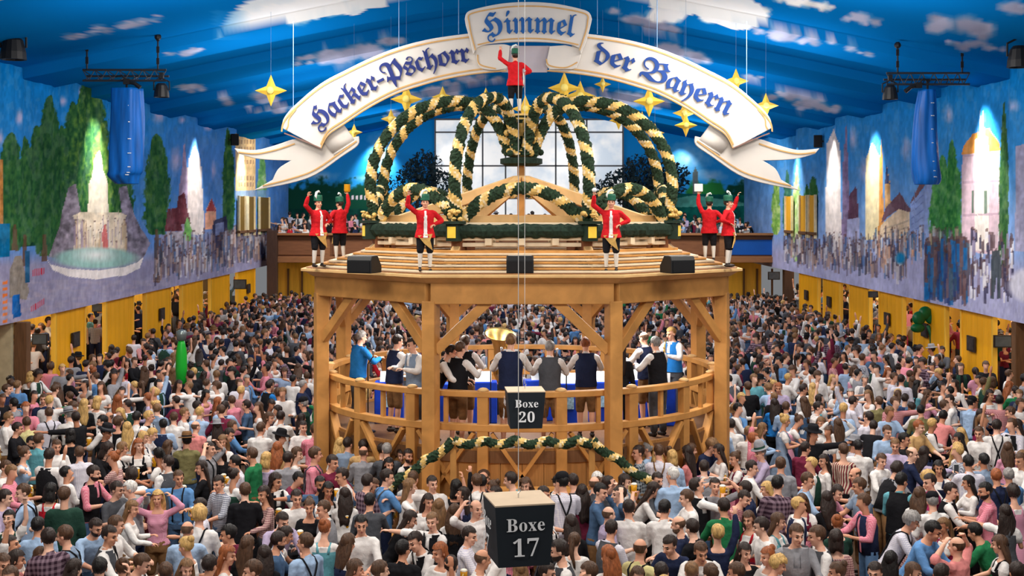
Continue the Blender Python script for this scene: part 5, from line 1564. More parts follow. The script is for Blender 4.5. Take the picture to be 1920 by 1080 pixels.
# ------------------------------------------------------------------ cloth, skin and hair colours
def cloth(name, rgb, var=.10): return mat('cloth_' + name, rgb, .85, var=var, scale=11, spec=.12, bump=.9)
CL = dict(wh=cloth('white', (226, 222, 220), .06), wl=checked('cloth_lilac_check', (226, 222, 226), (186, 184, 206), 42), lb=cloth('light_blue', (158, 184, 216)), mb=cloth('mid_blue', (92, 138, 190)),
          db=cloth('denim', (70, 96, 128)), nv=cloth('navy', (34, 42, 70)), pk=checked('cloth_pink_check', (226, 160, 172), (206, 96, 122), 44), ps=cloth('salmon', (220, 138, 136)),
          rc=checked('cloth_red_check', (212, 170, 170), (150, 48, 66), 40), nc=checked('cloth_navy_check', (206, 208, 216), (44, 52, 84), 38), pc=checked('cloth_plaid', (132, 110, 124), (52, 34, 48), 15),
          gy=cloth('grey', (142, 142, 148)), dg=cloth('dark_grey', (78, 80, 86)), bk=cloth('black', (26, 26, 30)), ol=cloth('olive', (122, 116, 78)), gn=cloth('green', (36, 112, 70)),
          dgn=cloth('dark_green', (34, 62, 52)), tl=cloth('teal', (96, 158, 170)), yl=cloth('pale_yellow', (206, 196, 140)), tn=cloth('tan', (196, 158, 108)), mr=cloth('maroon', (110, 36, 60)),
          rd=cloth('red', (184, 32, 46)), mg=cloth('magenta', (150, 40, 84)), li=cloth('lilac', (180, 166, 196)), sx=checked('cloth_stripes', (206, 190, 170), (120, 40, 50), 22, stripes=True),
          pd=checked('cloth_pink_print', (220, 166, 184), (196, 120, 150), 60), lf=checked('cloth_leaf_print', (40, 48, 58), (150, 160, 168), 17), fl=checked('cloth_floral', (206, 178, 166), (120, 60, 80), 33), og=cloth('orange', (224, 84, 40)),
          bb=cloth('bright_blue', (36, 116, 190)), cr=cloth('coat_red', (196, 30, 38), .15), lt=cloth('leather', (120, 88, 58), .25), gb=cloth('greyblue', (128, 146, 170)))
CN = dict(wh='white', wl='lilac checked', lb='light blue', mb='blue', db='denim blue', nv='navy', pk='pink checked', ps='salmon pink', rc='red checked', nc='navy checked', pc='dark plaid', gy='grey', dg='dark grey', bk='black',
          ol='olive', gn='green', dgn='dark green', tl='teal', yl='pale yellow', tn='tan', mr='maroon', rd='red', mg='magenta', li='lilac', sx='striped', pd='pink patterned', lf='leaf patterned', fl='floral', og='orange', bb='bright blue', cr='red', lt='leather', gb='grey blue')
SKIN = [mat('skin_%d' % i, c, .55, var=.07, scale=9, spec=.3) for i, c in enumerate(((226, 172, 146), (216, 158, 130), (206, 148, 118), (184, 124, 94), (232, 184, 160)))]
HAIR = dict(k=(22, 18, 18), d=(42, 30, 26), b=(78, 54, 38), l=(120, 88, 58), y=(196, 158, 98), g=(142, 138, 136), w=(206, 202, 198), r=(146, 82, 46), o=(100, 76, 60))
HAIRM = {k: mat('hair_' + k, v, .5, var=.4, scale=42, stretch=(1, 1, .25), bump=.7) for k, v in HAIR.items()}
HN = dict(k='black-haired', d='dark-haired', b='brown-haired', l='light-brown-haired', y='blond', g='grey-haired', w='white-haired', r='red-haired', o='balding')
EYE_M = mat('eye', (46, 36, 34), .3, var=0); LIP = mat('lip', (170, 92, 86), .5, var=0); SHOE = mat('shoe', (40, 30, 26), .5, var=0); SOCK = mat('sock', (214, 208, 200), .8, var=.05)
def dress_obj(name, me, mats_, parent):
    o = link(name, me, parent)
    for i, m in enumerate(mats_):
        o.material_slots[i].link = 'OBJECT'; o.material_slots[i].material = m
    return o
FACE = dict(f=0, fr=45, r=90, br=135, b=180, bl=-135, l=-90, fl=-45)

def make_person(name, loc, rz, sc, g, hair, style, top, over, pose, skin, hat=None, beard=False, mirror=False, sleeve=None, dirndl=None, bottom='bk'):
    """an Empty at the feet with the body and every garment as a part"""
    o = empty(name, loc, rz)
    o.scale = (-sc if mirror else sc, sc, sc)
    leg = SKIN[skin] if dirndl or bottom == 'lt' else SOCK
    dress_obj('body', body_mesh(g, pose), [SKIN[skin], EYE_M, LIP, HAIRM[hair], SHOE, leg], o)
    if hair == 'o': dress_obj('hair', hair_mesh('n', pose), [HAIRM['o']], o)
    elif hat is None or style[0] in 'LB' or True: dress_obj('hair', hair_mesh(style, pose), [HAIRM[hair]], o)
    if beard: dress_obj('beard', beard_mesh(pose), [HAIRM[hair]], o)
    if g == 'w' and dirndl:
        dress_obj('blouse', top_mesh('w', pose, 'blouse'), [CL[top]], o)
        dress_obj('bodice', bodice_mesh(pose), [CL[dirndl]], o)
        dress_obj('skirt', skirt_mesh('skirt'), [CL[dirndl]], o)
        dress_obj('apron', skirt_mesh('apron'), [CL[dict(nv='gb', bk='dg', rd='mr', mr='pk', pd='ps', tl='db', gb='nv', fl='mr').get(dirndl, 'wh')]], o)
    else:
        dress_obj('shirt', top_mesh(g, pose, sleeve or ('roll' if g == 'm' else 'long')), [CL[top]], o)
        dress_obj('trousers', trousers_mesh(g, pose, bottom == 'lt'), [CL[bottom]], o)
    if over:
        if over[0] == 'v': dress_obj('vest', vest_mesh(g, pose), [CL[over[1:]]], o)
        elif over[0] == 's': dress_obj('suspenders', braces_mesh(g, pose), [CL[over[1:] or 'bk']], o)
    if hat:
        kind, c1, c2 = hat
        dress_obj('hat', hat_mesh(kind, pose), [c1, c2], o)
    return o
# ------------------------------------------------------------------ who stands where. Columns: x y sex facing hair style top over pose (+flags)
# positions are those of the heads in four enlarged crops of the photograph (three times), turned into places on the floor
CROPS = [(0, 720, '''
40 30 m r b s nv - B
310 30 m br b s wh - A
75 110 m l k s gy - B
50 190 m r l s wh - A
245 85 m fr b s nv - B
276 165 m bl b s wl sbk A
385 172 m bl g s wh - A hgrey
475 112 w b y L bk - B
526 105 w b y B wh - A
575 210 m l k s wh - A
665 215 w b b c bk - B
600 272 m r k s bk - A hblack
770 188 m b k s wh sbk A
820 190 m r y s wh vbk F
880 142 m b l s gb - A
978 190 m b b s wh - A
1040 165 m br l s wh - B
1095 158 m b y s lb - A
1102 240 m b o s ps - B
1240 150 m bl b s mr - A
1303 95 m bl b s pk - A
1385 120 m l d s db - B
1290 285 m r d s nv - G
1252 322 w f l L wh - A
150 218 m bl b s yl - A
178 330 m r k s tl - A beard
212 308 m b b s tl - B
318 350 m fr b s wh - A
140 388 w r b u wh dlb F big
447 388 m bl b s wl - B
395 285 w b k B bk - A
605 368 m r d B bk - G
690 362 w r l L wh dbk A
768 345 w f r L wh dbk F
808 300 w r y L wh dnv A
714 245 w b y L wh - B
1050 318 m b k s ol - B hbrown
1178 365 m r d s gy sbk E
1228 380 w f d L bk - A
942 442 m bl d s wh vdg B
1005 528 m f b s mb sbk F
728 590 m l w s gy - A
660 592 m fr d s dg - A
528 500 m r d s pk vbk A beard big
128 608 m l b s lb sbk A
286 600 w b k B wh drd A
745 700 w r l L wh - A
884 640 w f y L pd - E
540 805 m fr d s lb - G beard
1378 600 m b b s bk - B
1228 558 m fl d s nc - A
1122 738 m b y c wh sbk A big
1055 822 m b o s lb - A
1045 912 w l y u wh - A
272 868 m bl d s pc - A big
362 850 m l b s gb sbk A big
618 852 m r d s wh vdg A
655 790 m r b s wh - A
1282 962 w r r L wh - A big
1395 905 w b b L bk - B
1290 852 m l k s mr - A
60 905 m r d s wh - C
100 980 w r d L ps - A
20 1010 m fr b s wh vbk A
35 470 m r b s wh - A
30 640 m r d s li - A
420 1040 w b d L bk - A
800 1010 m r b s wh vbk G
690 1030 w b b u wh dnv A
1050 1040 w fr l L wh dtl A
1180 1020 m b d s gy - A
560 1035 m b k s wh vdg A
180 1000 w fr b L ps dmr A
930 1060 m b b s mb - A
1420 1050 m l b s wh - A
100 250 m r d s bk - A
860 290 m r y s wh - G
960 350 w b b L bk - A
1130 470 w l d L bk - A
1320 440 m l k s wl - A
1410 400 m l b s gn - A
'''), (480, 720, '''
75 10 m br d s bb vbk A
265 110 m l g s dgn - B hcap
140 185 m b d s wh - A
75 190 w fr b L wh - A
30 250 m b b s wh - A
265 243 m f d s wh - B
330 258 m b b s pk - A
393 290 m fr b s pk - G
480 330 w b y L wh - A
120 362 w b r L tn - A
232 392 w r b L wh - A
335 395 m r b s pk sdg B big
602 350 m b d s tn - A
688 240 m b o s gy - B
692 300 m r d s bk - B
735 372 m b g s dg - A
868 310 m fr d s wh vbk B beard
748 445 w f k L bk - A
812 392 w f d L bk - A
738 525 m br d s mb sdg A big
865 575 w r l L wh - F big
995 550 m f d s wh - F tee
1160 410 w b k B bk - C
1198 288 m b b s wh sbk B
1335 345 w l b u wh - A
1358 270 m f o s gy vdg B
1308 522 m r b s wh - G
1395 530 m l d s tl - A
1188 595 w l d L li dnv C
1030 690 w b l L wh - A
1118 720 w b b L wh dbk A
868 760 w r d L bk - G
990 772 m fl l s wh vbk F
895 885 m fl d s wh vbk G
1032 945 w fl r L wh - A big
828 930 m b k s bk - B tee
592 790 m f k s wh - A big
520 895 w br b L wh dnv A big
378 702 m l b s wh vgy A
498 625 w b d L wh - A
362 562 m f k s db - F beard
228 640 m f d s wh - A
300 690 w f b u bk - A
568 565 m br d s pc - A
112 545 m fr d B wh vbk A
38 618 w fl d L fl - A
128 880 m r d s db - A beard
150 770 m fr d s li - G
275 892 m bl b s lb sbk B big
388 810 w b r u wh dtl A big
45 960 w b d L bk - A
1165 858 m r d s wl - A
1275 985 m r o s wh - A
1240 700 m fr o s wh - E
560 1040 w r b L ps - A
700 1050 m r b s wh - F
1180 1000 m b d s nv - A
1330 900 m l b s wh - A
180 420 m b d s gy - A
60 420 w b y B li - A
430 440 m fr d s mr - A
500 490 m l d s wh - A
640 470 w r b L wh drd A
920 450 m b b s wh - A
970 660 w f d L wh - A
640 660 m b k s dg - A
540 300 m b d s gb - B
420 600 w fr k L wh dbk A
1290 420 m b k s wh vnv A
1400 270 w l d L wh dmr B
'''), (960, 720, '''
52 275 w fl b L wh dmr A
285 275 m bl d s gy vdg A
306 332 m fr k s wh vbk A
365 285 m f w s gy - A
368 372 m b o s dg - B
440 428 m r d s wh - D
462 520 w br b u ps - A
102 545 m fr b s wh - G
282 552 m b k s wl sbk A hcap big
500 605 m r k s db - A
602 620 m l d s db - E
680 328 m l d s lf - B big
692 268 m bl g s lb - A
798 290 w b b u wh drd A
788 245 w b y B lb - B
888 358 m b b s wl slt A big
830 372 w b y L wh - A
938 272 w r b L pd - A
1142 218 m b d s lb sbk B hbrown
1078 288 m fr l c nv - G mug
1232 230 m b d s wh - A
1330 272 m b l s wh - B
1395 385 m l g s li - A htall
1160 375 w l d L wh - A
1252 420 w l b u wh dmr A big
902 512 m b w s lb - F big
820 540 m fr d s dg - A beard
1040 572 m r d s wh vbk D big
1142 572 m f d s gy - E
1270 640 m fr d s rc - G
1310 590 m l d s nv - A
750 602 w r d L wh - G
545 735 m r o s li - B
330 785 w b d L bk - A
560 815 m br d s wl vdg A
352 885 w b b p wh - A
262 935 m l d s wh vdg A beard big
540 965 w b r L wh - A big
722 925 m br b n yl sbk B big
885 905 m fl d s nv - G big
935 790 m l o s nv - A beard
990 795 m bl d s bk - A
1040 930 m f b s wh vbk G big
1150 835 w b y s nv - C big
1312 945 w f d L bk - A
1412 962 w fl r u wh - A
1115 1070 m b b s li - A
1432 590 w l y L wh - A
180 620 m r d s wh - A
400 610 w b d L mr - A
650 700 m b d s wh - A
660 560 w fr d L wh dgb A
980 640 m l b s wh - A
1190 690 m b d s gn - A
860 700 m b k s wh - A
1330 760 w fl b L wh drd A
1400 800 m l d s wh - A
40 1050 w b l L wh - A
200 1060 m r d s dg - A
430 1060 m l b s wh vnv A
640 1050 w fr b L wh dbk A
840 1060 m b d s gb - A
980 1060 m b l s wh - A
1260 1060 m l b s mb - A
1350 470 m r d s wh - A
1410 250 w r l L lb - A
1080 470 m b d s wh vgy A
560 470 w l b L wh dtl A
590 330 m bl d s lb - A
980 380 w bl d L ps - A
'''), (1440, 720, '''
60 22 m f r s li - A
35 112 w b d L bb - A
102 130 m b b s lb - A
98 205 w r y u wh dgb A big
285 132 m r d s wh - A
296 218 w f l L wh - A
378 222 w b b L wh - E
212 362 m br d s mr - A
312 432 w l d L wh - B
422 372 w b b s sx - B big
505 352 m b k s wh - A
565 188 m b d s wl - B big
750 -25 m b d s wl - B big
622 100 m b b s ol - B
672 268 m f b s lb - A
716 345 m fl l s li - A
768 312 m r k s bk - A
850 240 m fr r s tn - A
985 182 m br k s ps - G
812 392 m r o s nv - A
880 388 w r d L li - F phone
1072 310 w l k L wh dbk A
1148 105 m br k s lb - A hcap
1186 275 m fl b s wh - A
1282 238 m b d s wh sbk A big
1350 362 w b b L pd - B
1125 442 m b k s wl - A
1212 430 m b k s gb - B
1284 520 m b r s nv sbk A
1352 515 m b g s mb - A
1220 600 m l k s pk - A beard big
1380 612 w b d c wh dpd A big
1125 555 w l k L wh - A
908 550 m l d s mg - A
752 545 m br k s tl vbk A big
852 625 w br b L wh dfl A big
930 825 m fr k s mb - G big
1162 830 m bl k s gn - G
1060 912 m bl b n ps - E big
692 990 w b k L ps - B
55 562 m b k s pc - B big
225 542 m r b s lb - A big
512 572 m l b s gb - A big tee
72 452 m b b s gy - B
490 510 m l o s gy - A
382 612 w fr d L pd - G
332 645 w b d L bk - A
162 845 m f b s gy vgy A big
272 852 m l b s wh vdg A big
390 782 w b r u dgn - A
48 985 w r y c wh - G
342 895 w b d B fl - B
925 660 m b g s wh - A hcap
1362 160 m bl b s mb - G
20 760 w fr b L wh dtl A
600 1060 m f d s wh - A
820 1060 w fr b L wh drd A
980 1070 m r d s wh - A
1400 1060 m b d s nv - A
1300 900 w l b L wh dbk A
440 1060 w l b u wh - A
250 300 w fr d L wh - A
180 660 w f b L wh dmr A
640 430 m fr b s wh - A
960 470 w fl k L wh dnv A
1030 600 m r d s wh vbk A
1420 430 m l b s wh - A
1400 230 w l d L wh - A
1020 90 m l d s wh - A
900 60 w r b L pd - A
860 150 m b k s ol - A
480 100 m r d s wl - A
400 40 m l b s lb - A
200 30 m r d s wh - A
250 20 w b y L wh - A
1250 60 w f d L wh - A
1390 40 m b d s gn - A
''')]
people = []      # every person that is an object of its own
taken = []       # floor places in use
HATS = dict(grey=('fedora', CL['gy'], CL['dg']), black=('fedora', CL['bk'], CL['dg']), brown=('fedora', CL['lt'], CL['bk']), cap=('cap', CL['bk'], CL['bk']), tall=('tall', CL['gy'], CL['dgn']))
rp = random.Random(77)
def head_off(g, pose):
    return headM(pose) @ Vector((0, 0, 1.645))
def place(xp, yp, g, pose, rz, sc, up=0.0, mirror=False):
    h = head_off(g, pose) * sc
    if mirror: h.x = -h.x
    Yh = (EYE - up - h.z) * F / (yp - PY0); Xh = (xp - PX0) / F * Yh
    c, s = math.cos(rz), math.sin(rz)
    return Vector((Xh - (c * h.x - s * h.y), Yh - (s * h.x + c * h.y), up))
def in_stand(p, m=.35):
    d = Vector((p.x - GX, p.y - GY))
    if d.length < RC + m: return True
    if abs(p.x - GX) < 1.4 + m and GY - RC - 1.6 - m < p.y < GY: return True
    return abs(p.x - GX) < 2.9 and GY - RC - 1.5 - m * .5 < p.y < GY - RC + .2
def pname(d): return 'person'
for ox, oy, tab in CROPS:
    for ln in tab.strip().splitlines():
        t = ln.split(); x, y = ox + float(t[0]) / 3, oy + float(t[1]) / 3
        g, fc, hair, style, top, over, pose = t[2:9]; fl = t[9:]
        d = dict(x=x, y=y, g=g, fc=fc, hair=hair, style=style, top=top, over=None if over == '-' or over[0] == 'd' else over, dirndl=over[1:] if over[0] == 'd' else None, pose=pose,
                 hat=next((f[1:] for f in fl if f[0] == 'h'), None), beard='beard' in fl, tee='tee' in fl, mug='mug' in fl or pose == 'D', phone='phone' in fl, hand=True)
        sc = (1.0 if g == 'm' else .945) * rp.uniform(.97, 1.03) * (1.04 if 'big' in fl else 1.0)
        up = .0
        rz = math.radians(FACE[fc] + rp.uniform(-14, 14))
        mirror = rp.random() < .5 if pose not in 'CDF' else False
        yp = max(y, 640)
        loc = place(x, yp, g, pose, rz, sc, up, mirror)
        # keep out of the bandstand and off other people's feet
        if in_stand(loc, .1):
            while in_stand(loc, .1): loc.y -= .12
        for _ in range(4):
            for q_ in taken:
                dv = Vector((loc.x - q_[0], loc.y - q_[1])); L = dv.length
                if 1e-4 < L < .36: loc.x += dv.x / L * (.36 - L) * .5; loc.y += dv.y / L * (.36 - L)
        d.update(loc=loc, rz=rz, sc=sc, mirror=mirror, skin=rp.choice((0, 0, 1, 1, 2, 4) if hair not in 'k' else (1, 2, 2, 3, 0)), bottom=rp.choice(('bk', 'lt', 'lt', 'nv', 'dg', 'db')))
        people.append(d); taken.append((loc.x, loc.y))
n_hand = len(people)

# the rest of the hall: a dense crowd, spaced like the photo's
MT = ['wh'] * 30 + ['wl'] * 8 + ['lb'] * 12 + ['mb'] * 6 + ['pk'] * 8 + ['rc'] * 5 + ['nc'] * 4 + ['gy'] * 4 + ['nv'] * 4 + ['bk'] * 8 + ['ol', 'dgn', 'gn', 'mr', 'tl', 'ps', 'li', 'gb', 'pc', 'dg', 'db', 'rd']
WT = ['wh'] * 30 + ['bk'] * 6 + ['pd'] * 4 + ['ps'] * 3 + ['li'] * 2 + ['fl'] * 3 + ['tl', 'lb', 'mr', 'rd']
WD = ['nv', 'bk', 'bk', 'rd', 'mr', 'gb', 'tl', 'dgn', 'pd', 'fl', 'mg', 'db', 'nv', 'dg']
def rand_person(loc, far):
    g = 'm' if rp.random() < .64 else 'w'
    hair = rp.choice('kkddddddbbbblly' + ('kkkddddb' * 3 if far else 'yrgo')) if g == 'm' else rp.choice('kddddbbbbllyyr' if not far else 'kkdddddddbbbbl')
    style = rp.choice('ssssssc') if g == 'm' else rp.choice('LLLLuuBp')
    top = rp.choice((MT + (['bk', 'nv', 'dg', 'mr', 'pc'] * 7 if far else [])) if g == 'm' else WT)
    dirndl = rp.choice(WD) if g == 'w' and rp.random() < .6 else None
    if dirndl: top = 'wh'
    over = None
    if g == 'm':
        u = rp.random()
        over = rp.choice(('vbk', 'vbk', 'vdg', 'vnv', 'vgy', 'vdgn')) if u < .26 else ('s' + rp.choice(('bk', 'lt', 'dg')) if u < .5 else None)
    fc = rp.choice(('b', 'b', 'bl', 'br', 'l', 'r', 'f', 'fl', 'fr', 'l', 'r'))
    return dict(g=g, fc=fc, hair=hair, style=style, top=top, over=over, dirndl=dirndl, pose=rp.choice('AAAABBBHFGC' if not far else 'AAAABBBHGC'), hat=rp.choice(('grey', 'black', 'brown', 'cap')) if rp.random() < .045 else None,
                beard=g == 'm' and rp.random() < .18, tee=False, mug=False, phone=False, hand=False, loc=loc, rz=math.radians(FACE[fc] + rp.uniform(-22, 22)), sc=(1.0 if g == 'm' else .945) * rp.uniform(.94, 1.06),
                mirror=rp.random() < .5, skin=rp.choice((0, 0, 1, 1, 2, 2, 3, 4)), bottom=rp.choice(('bk', 'lt', 'lt', 'nv', 'dg', 'db')))
cell = {}
def cput(x, y): cell.setdefault((int(x // 1), int(y // 1)), []).append((x, y))
def cnear(x, y, r):
    for i in range(int(x // 1) - 1, int(x // 1) + 2):
        for j in range(int(y // 1) - 1, int(y // 1) + 2):
            for a, b in cell.get((i, j), ()):
                if (a - x) ** 2 + (b - y) ** 2 < r * r: return True
    return False
for a, b in taken: cput(a, b)
fills = []
for tries in range(32000):
    y = 13.2 + (63.8 - 13.2) * rp.random() ** .8
    half = min(12.6, y * .42 + .6)
    x = rp.uniform(-half, half)
    p_ = Vector((x, y, 0))
    if in_stand(p_, .3): continue
    # hand placed people fill the nearer part, there only gaps are closed
    r = .70 if y < 25 else (.63 if y < 34 else .58)
    if cnear(x, y, r): continue
    cput(x, y); fills.append(rand_person(p_, y > 34))
# guests in the side boxes
for side in (-1, 1):
    for i in range(170):
        y = rp.uniform(34.2, 64); x = side * rp.uniform(13.75, 16.0); p_ = Vector((x, y, .4))
        if cnear(x, y, .55): continue
        cput(x, y); fills.append(rand_person(p_, True))
fills.sort(key=lambda d: d['loc'].y)
N_SOLO = 328 - n_hand
near_fill = [d for d in fills if abs(PX0 + d['loc'].x / d['loc'].y * F - 960) < 975 and abs(d['loc'].x) < 13]
solo = near_fill[:max(0, N_SOLO)]
solo_ids = set(id(d) for d in solo)
mass = [d for d in fills if id(d) not in solo_ids]
people += solo

# ------------------------------------------------------------------ labels: look first, then a neighbour one can find
def what(d):
    b = 'man' if d['g'] == 'm' else 'woman'
    hn = HN[d['hair']]
    if d['g'] == 'w' and d['hair'] == 'y': hn = 'blonde'
    if d['dirndl']: c = 'in %s dirndl' % CN[d['dirndl']]
    else:
        c = 'in %s %s' % (CN[d['top']], 'shirt' if d['g'] == 'm' else 'top')
        if d['over']: c += ' and %s %s' % (CN[d['over'][1:] or 'bk'], 'vest' if d['over'][0] == 'v' else 'suspenders')
    if d['hat']: hn += ' ' + b + ' with ' + dict(grey='grey hat', black='black hat', brown='brown hat', cap='dark cap', tall='tall felt hat')[d['hat']]
    else: hn += ' ' + b
    return hn, c
def short(d):
    hn = HN[d['hair']]
    if d['g'] == 'w' and d['hair'] == 'y': hn = 'blonde'
    return '%s %s in %s' % (hn, 'man' if d['g'] == 'm' else 'woman', CN[d['dirndl'] or d['top']])
def more(d):
    if d['pose'] == 'C': return 'arm raised'
    if d['pose'] == 'D': return 'drinking beer'
    if d['pose'] == 'E': return 'hands at head'
    if d['pose'] == 'G': return 'bending forward'
    if d['pose'] == 'F': return 'arm outstretched'
    if d['beard']: return 'bearded'
    if d['style'] == 'L': return 'long hair'
    if d['style'] == 'u': return 'hair in bun'
    if d['style'] == 'c': return 'curly hair'
    return {'b': 'back turned', 'bl': 'back turned', 'br': 'back turned', 'f': 'face visible', 'fl': 'face visible', 'fr': 'face visible', 'l': 'in profile', 'r': 'in profile'}[d['fc']]
for d in people: d['px'] = (PX0 + d['loc'].x / d['loc'].y * F, PY0 + (EYE - 1.6) * F / d['loc'].y)
def mark_of(d):
    x, y = d['px']
    for mx, my, r, m in ((985, 850, 55, 'below the smaller sign'), (860, 1000, 60, 'beside the larger sign'), (1075, 1000, 60, 'beside the larger sign'), (620, 790, 50, 'by the bandstand post'), (1345, 790, 50, 'by the bandstand post'),
                     (820, 880, 60, 'at the bandstand stairs'), (1130, 880, 60, 'at the bandstand stairs'), (60, 690, 80, 'near the beige wall'), (1860, 680, 80, 'near the menu sign')):
        if (x - mx) ** 2 + (y - my) ** 2 < r * r: return m
    side = 'fountain wall side' if x < 220 else 'fountain side' if x < 640 else 'below the bandstand' if x < 1300 else 'tower side' if x < 1720 else 'tower wall side'
    return ('front row, ' if y > 985 else '') + side
seen_ = set()
def key_(s): return s.lower()
for d in people:
    nb = sorted((e for e in people if e is not d), key=lambda e: (e['px'][0] - d['px'][0]) ** 2 + (e['px'][1] - d['px'][1]) ** 2)[:9]
    hn, c = what(d); lab = None
    mark = mark_of(d)
    for e in nb:
        rel = 'behind' if d['loc'].y > e['loc'].y + .45 else ('before' if d['loc'].y < e['loc'].y - .45 else 'beside')
        for form in ('%s %s, %s, %s %s, %s' % (hn, c, more(d), rel, short(e), mark), '%s %s, %s %s, %s' % (hn, c, rel, short(e), mark), '%s %s, %s, %s %s' % (hn, c, more(d), rel, short(e)), '%s %s, %s %s' % (hn, c, rel, short(e))):
            form = form.strip()
            if len(form.replace(',', '').split()) <= 16 and key_(form) not in seen_: lab = form; break
        if lab: break
    if lab is None:
        for e in nb:
            for e2 in nb:
                f_ = '%s %s between %s and another guest' % (hn, c, short(e))
                if len(f_.split()) <= 16 and key_(f_) not in seen_: lab = f_; break
            if lab: break
    lab = lab or ('%s %s, %s' % (hn, c, more(d)))
    seen_.add(key_(lab)); d['label'] = lab
GLASS = mat('beer_glass', (206, 186, 120), .12, var=.1, spec=.6); BEER = mat('beer', (214, 150, 30), .2, var=.1); FOAM = mat('foam', (236, 230, 214), .9, var=.03)
def mug_at(p, lab, rz=0, s=1.0):
    o = empty('beer_mug', p, rz, lab, 'beer mug', 'beer mugs in the crowd'); o.scale = (s, s, s)
    MB().lathe([(.042, -.10), (.046, -.09), (.044, .0), (.047, .075)], seg=12).build('glass', BEER, o, smooth=True)
    MB().lathe([(.045, .07), (.049, .085), (.03, .1)], seg=12).build('foam', FOAM, o, smooth=True)
    MB().tube([(.045, 0, .05), (.085, 0, .045), (.09, 0, -.04), (.046, 0, -.06)], .01, 6).build('handle', GLASS, o, smooth=True)
nm = 0
for i, d in enumerate(people):
    o = make_person('person', d['loc'], d['rz'], d['sc'], d['g'], d['hair'], d['style'], d['top'], d['over'], d['pose'], d['skin'], HATS[d['hat']] if d['hat'] else None, d['beard'], d['mirror'],
                    'tee' if d['tee'] else None, d['dirndl'], d['bottom'])
    tag(o, d['label'], 'person', 'festival guests in the crowd')
    want = d['mug'] or (d['hand'] and d['pose'] == 'A' and d['fc'] not in ('b', 'bl', 'br') and nm < 34 and rp.random() < .55)
    if want or d['phone']:
        h = Vector(body_mesh(d['g'], d['pose'])['hand']) * d['sc']
        if d['mirror']: h.x = -h.x
        c_, s_ = math.cos(d['rz']), math.sin(d['rz'])
        hp = Vector((c_ * h.x - s_ * h.y, s_ * h.x + c_ * h.y, h.z)) + d['loc']
        who = ' '.join(d['label'].split(',')[0].split()[:9])
        if d['phone']:
            ph = MB().box((0, 0, .05), (.09, .012, .16)).build('phone', WHITEP, None, loc=hp, bevel=.003); tag(ph, 'pale phone held out at arm length by a woman taking a photo', 'phone')
            MB().box((0, -.007, .05), (.08, .002, .14)).build('screen', mat('screen_grey', (70, 74, 78), .3, var=.2), ph)
        else:
            mug_at(hp, ' '.join(('beer mug held by ' + who + ', ' + ' '.join(d['label'].split(',')[1:]).strip()).split()[:16]).rstrip(','), rp.uniform(0, 6)); nm += 1

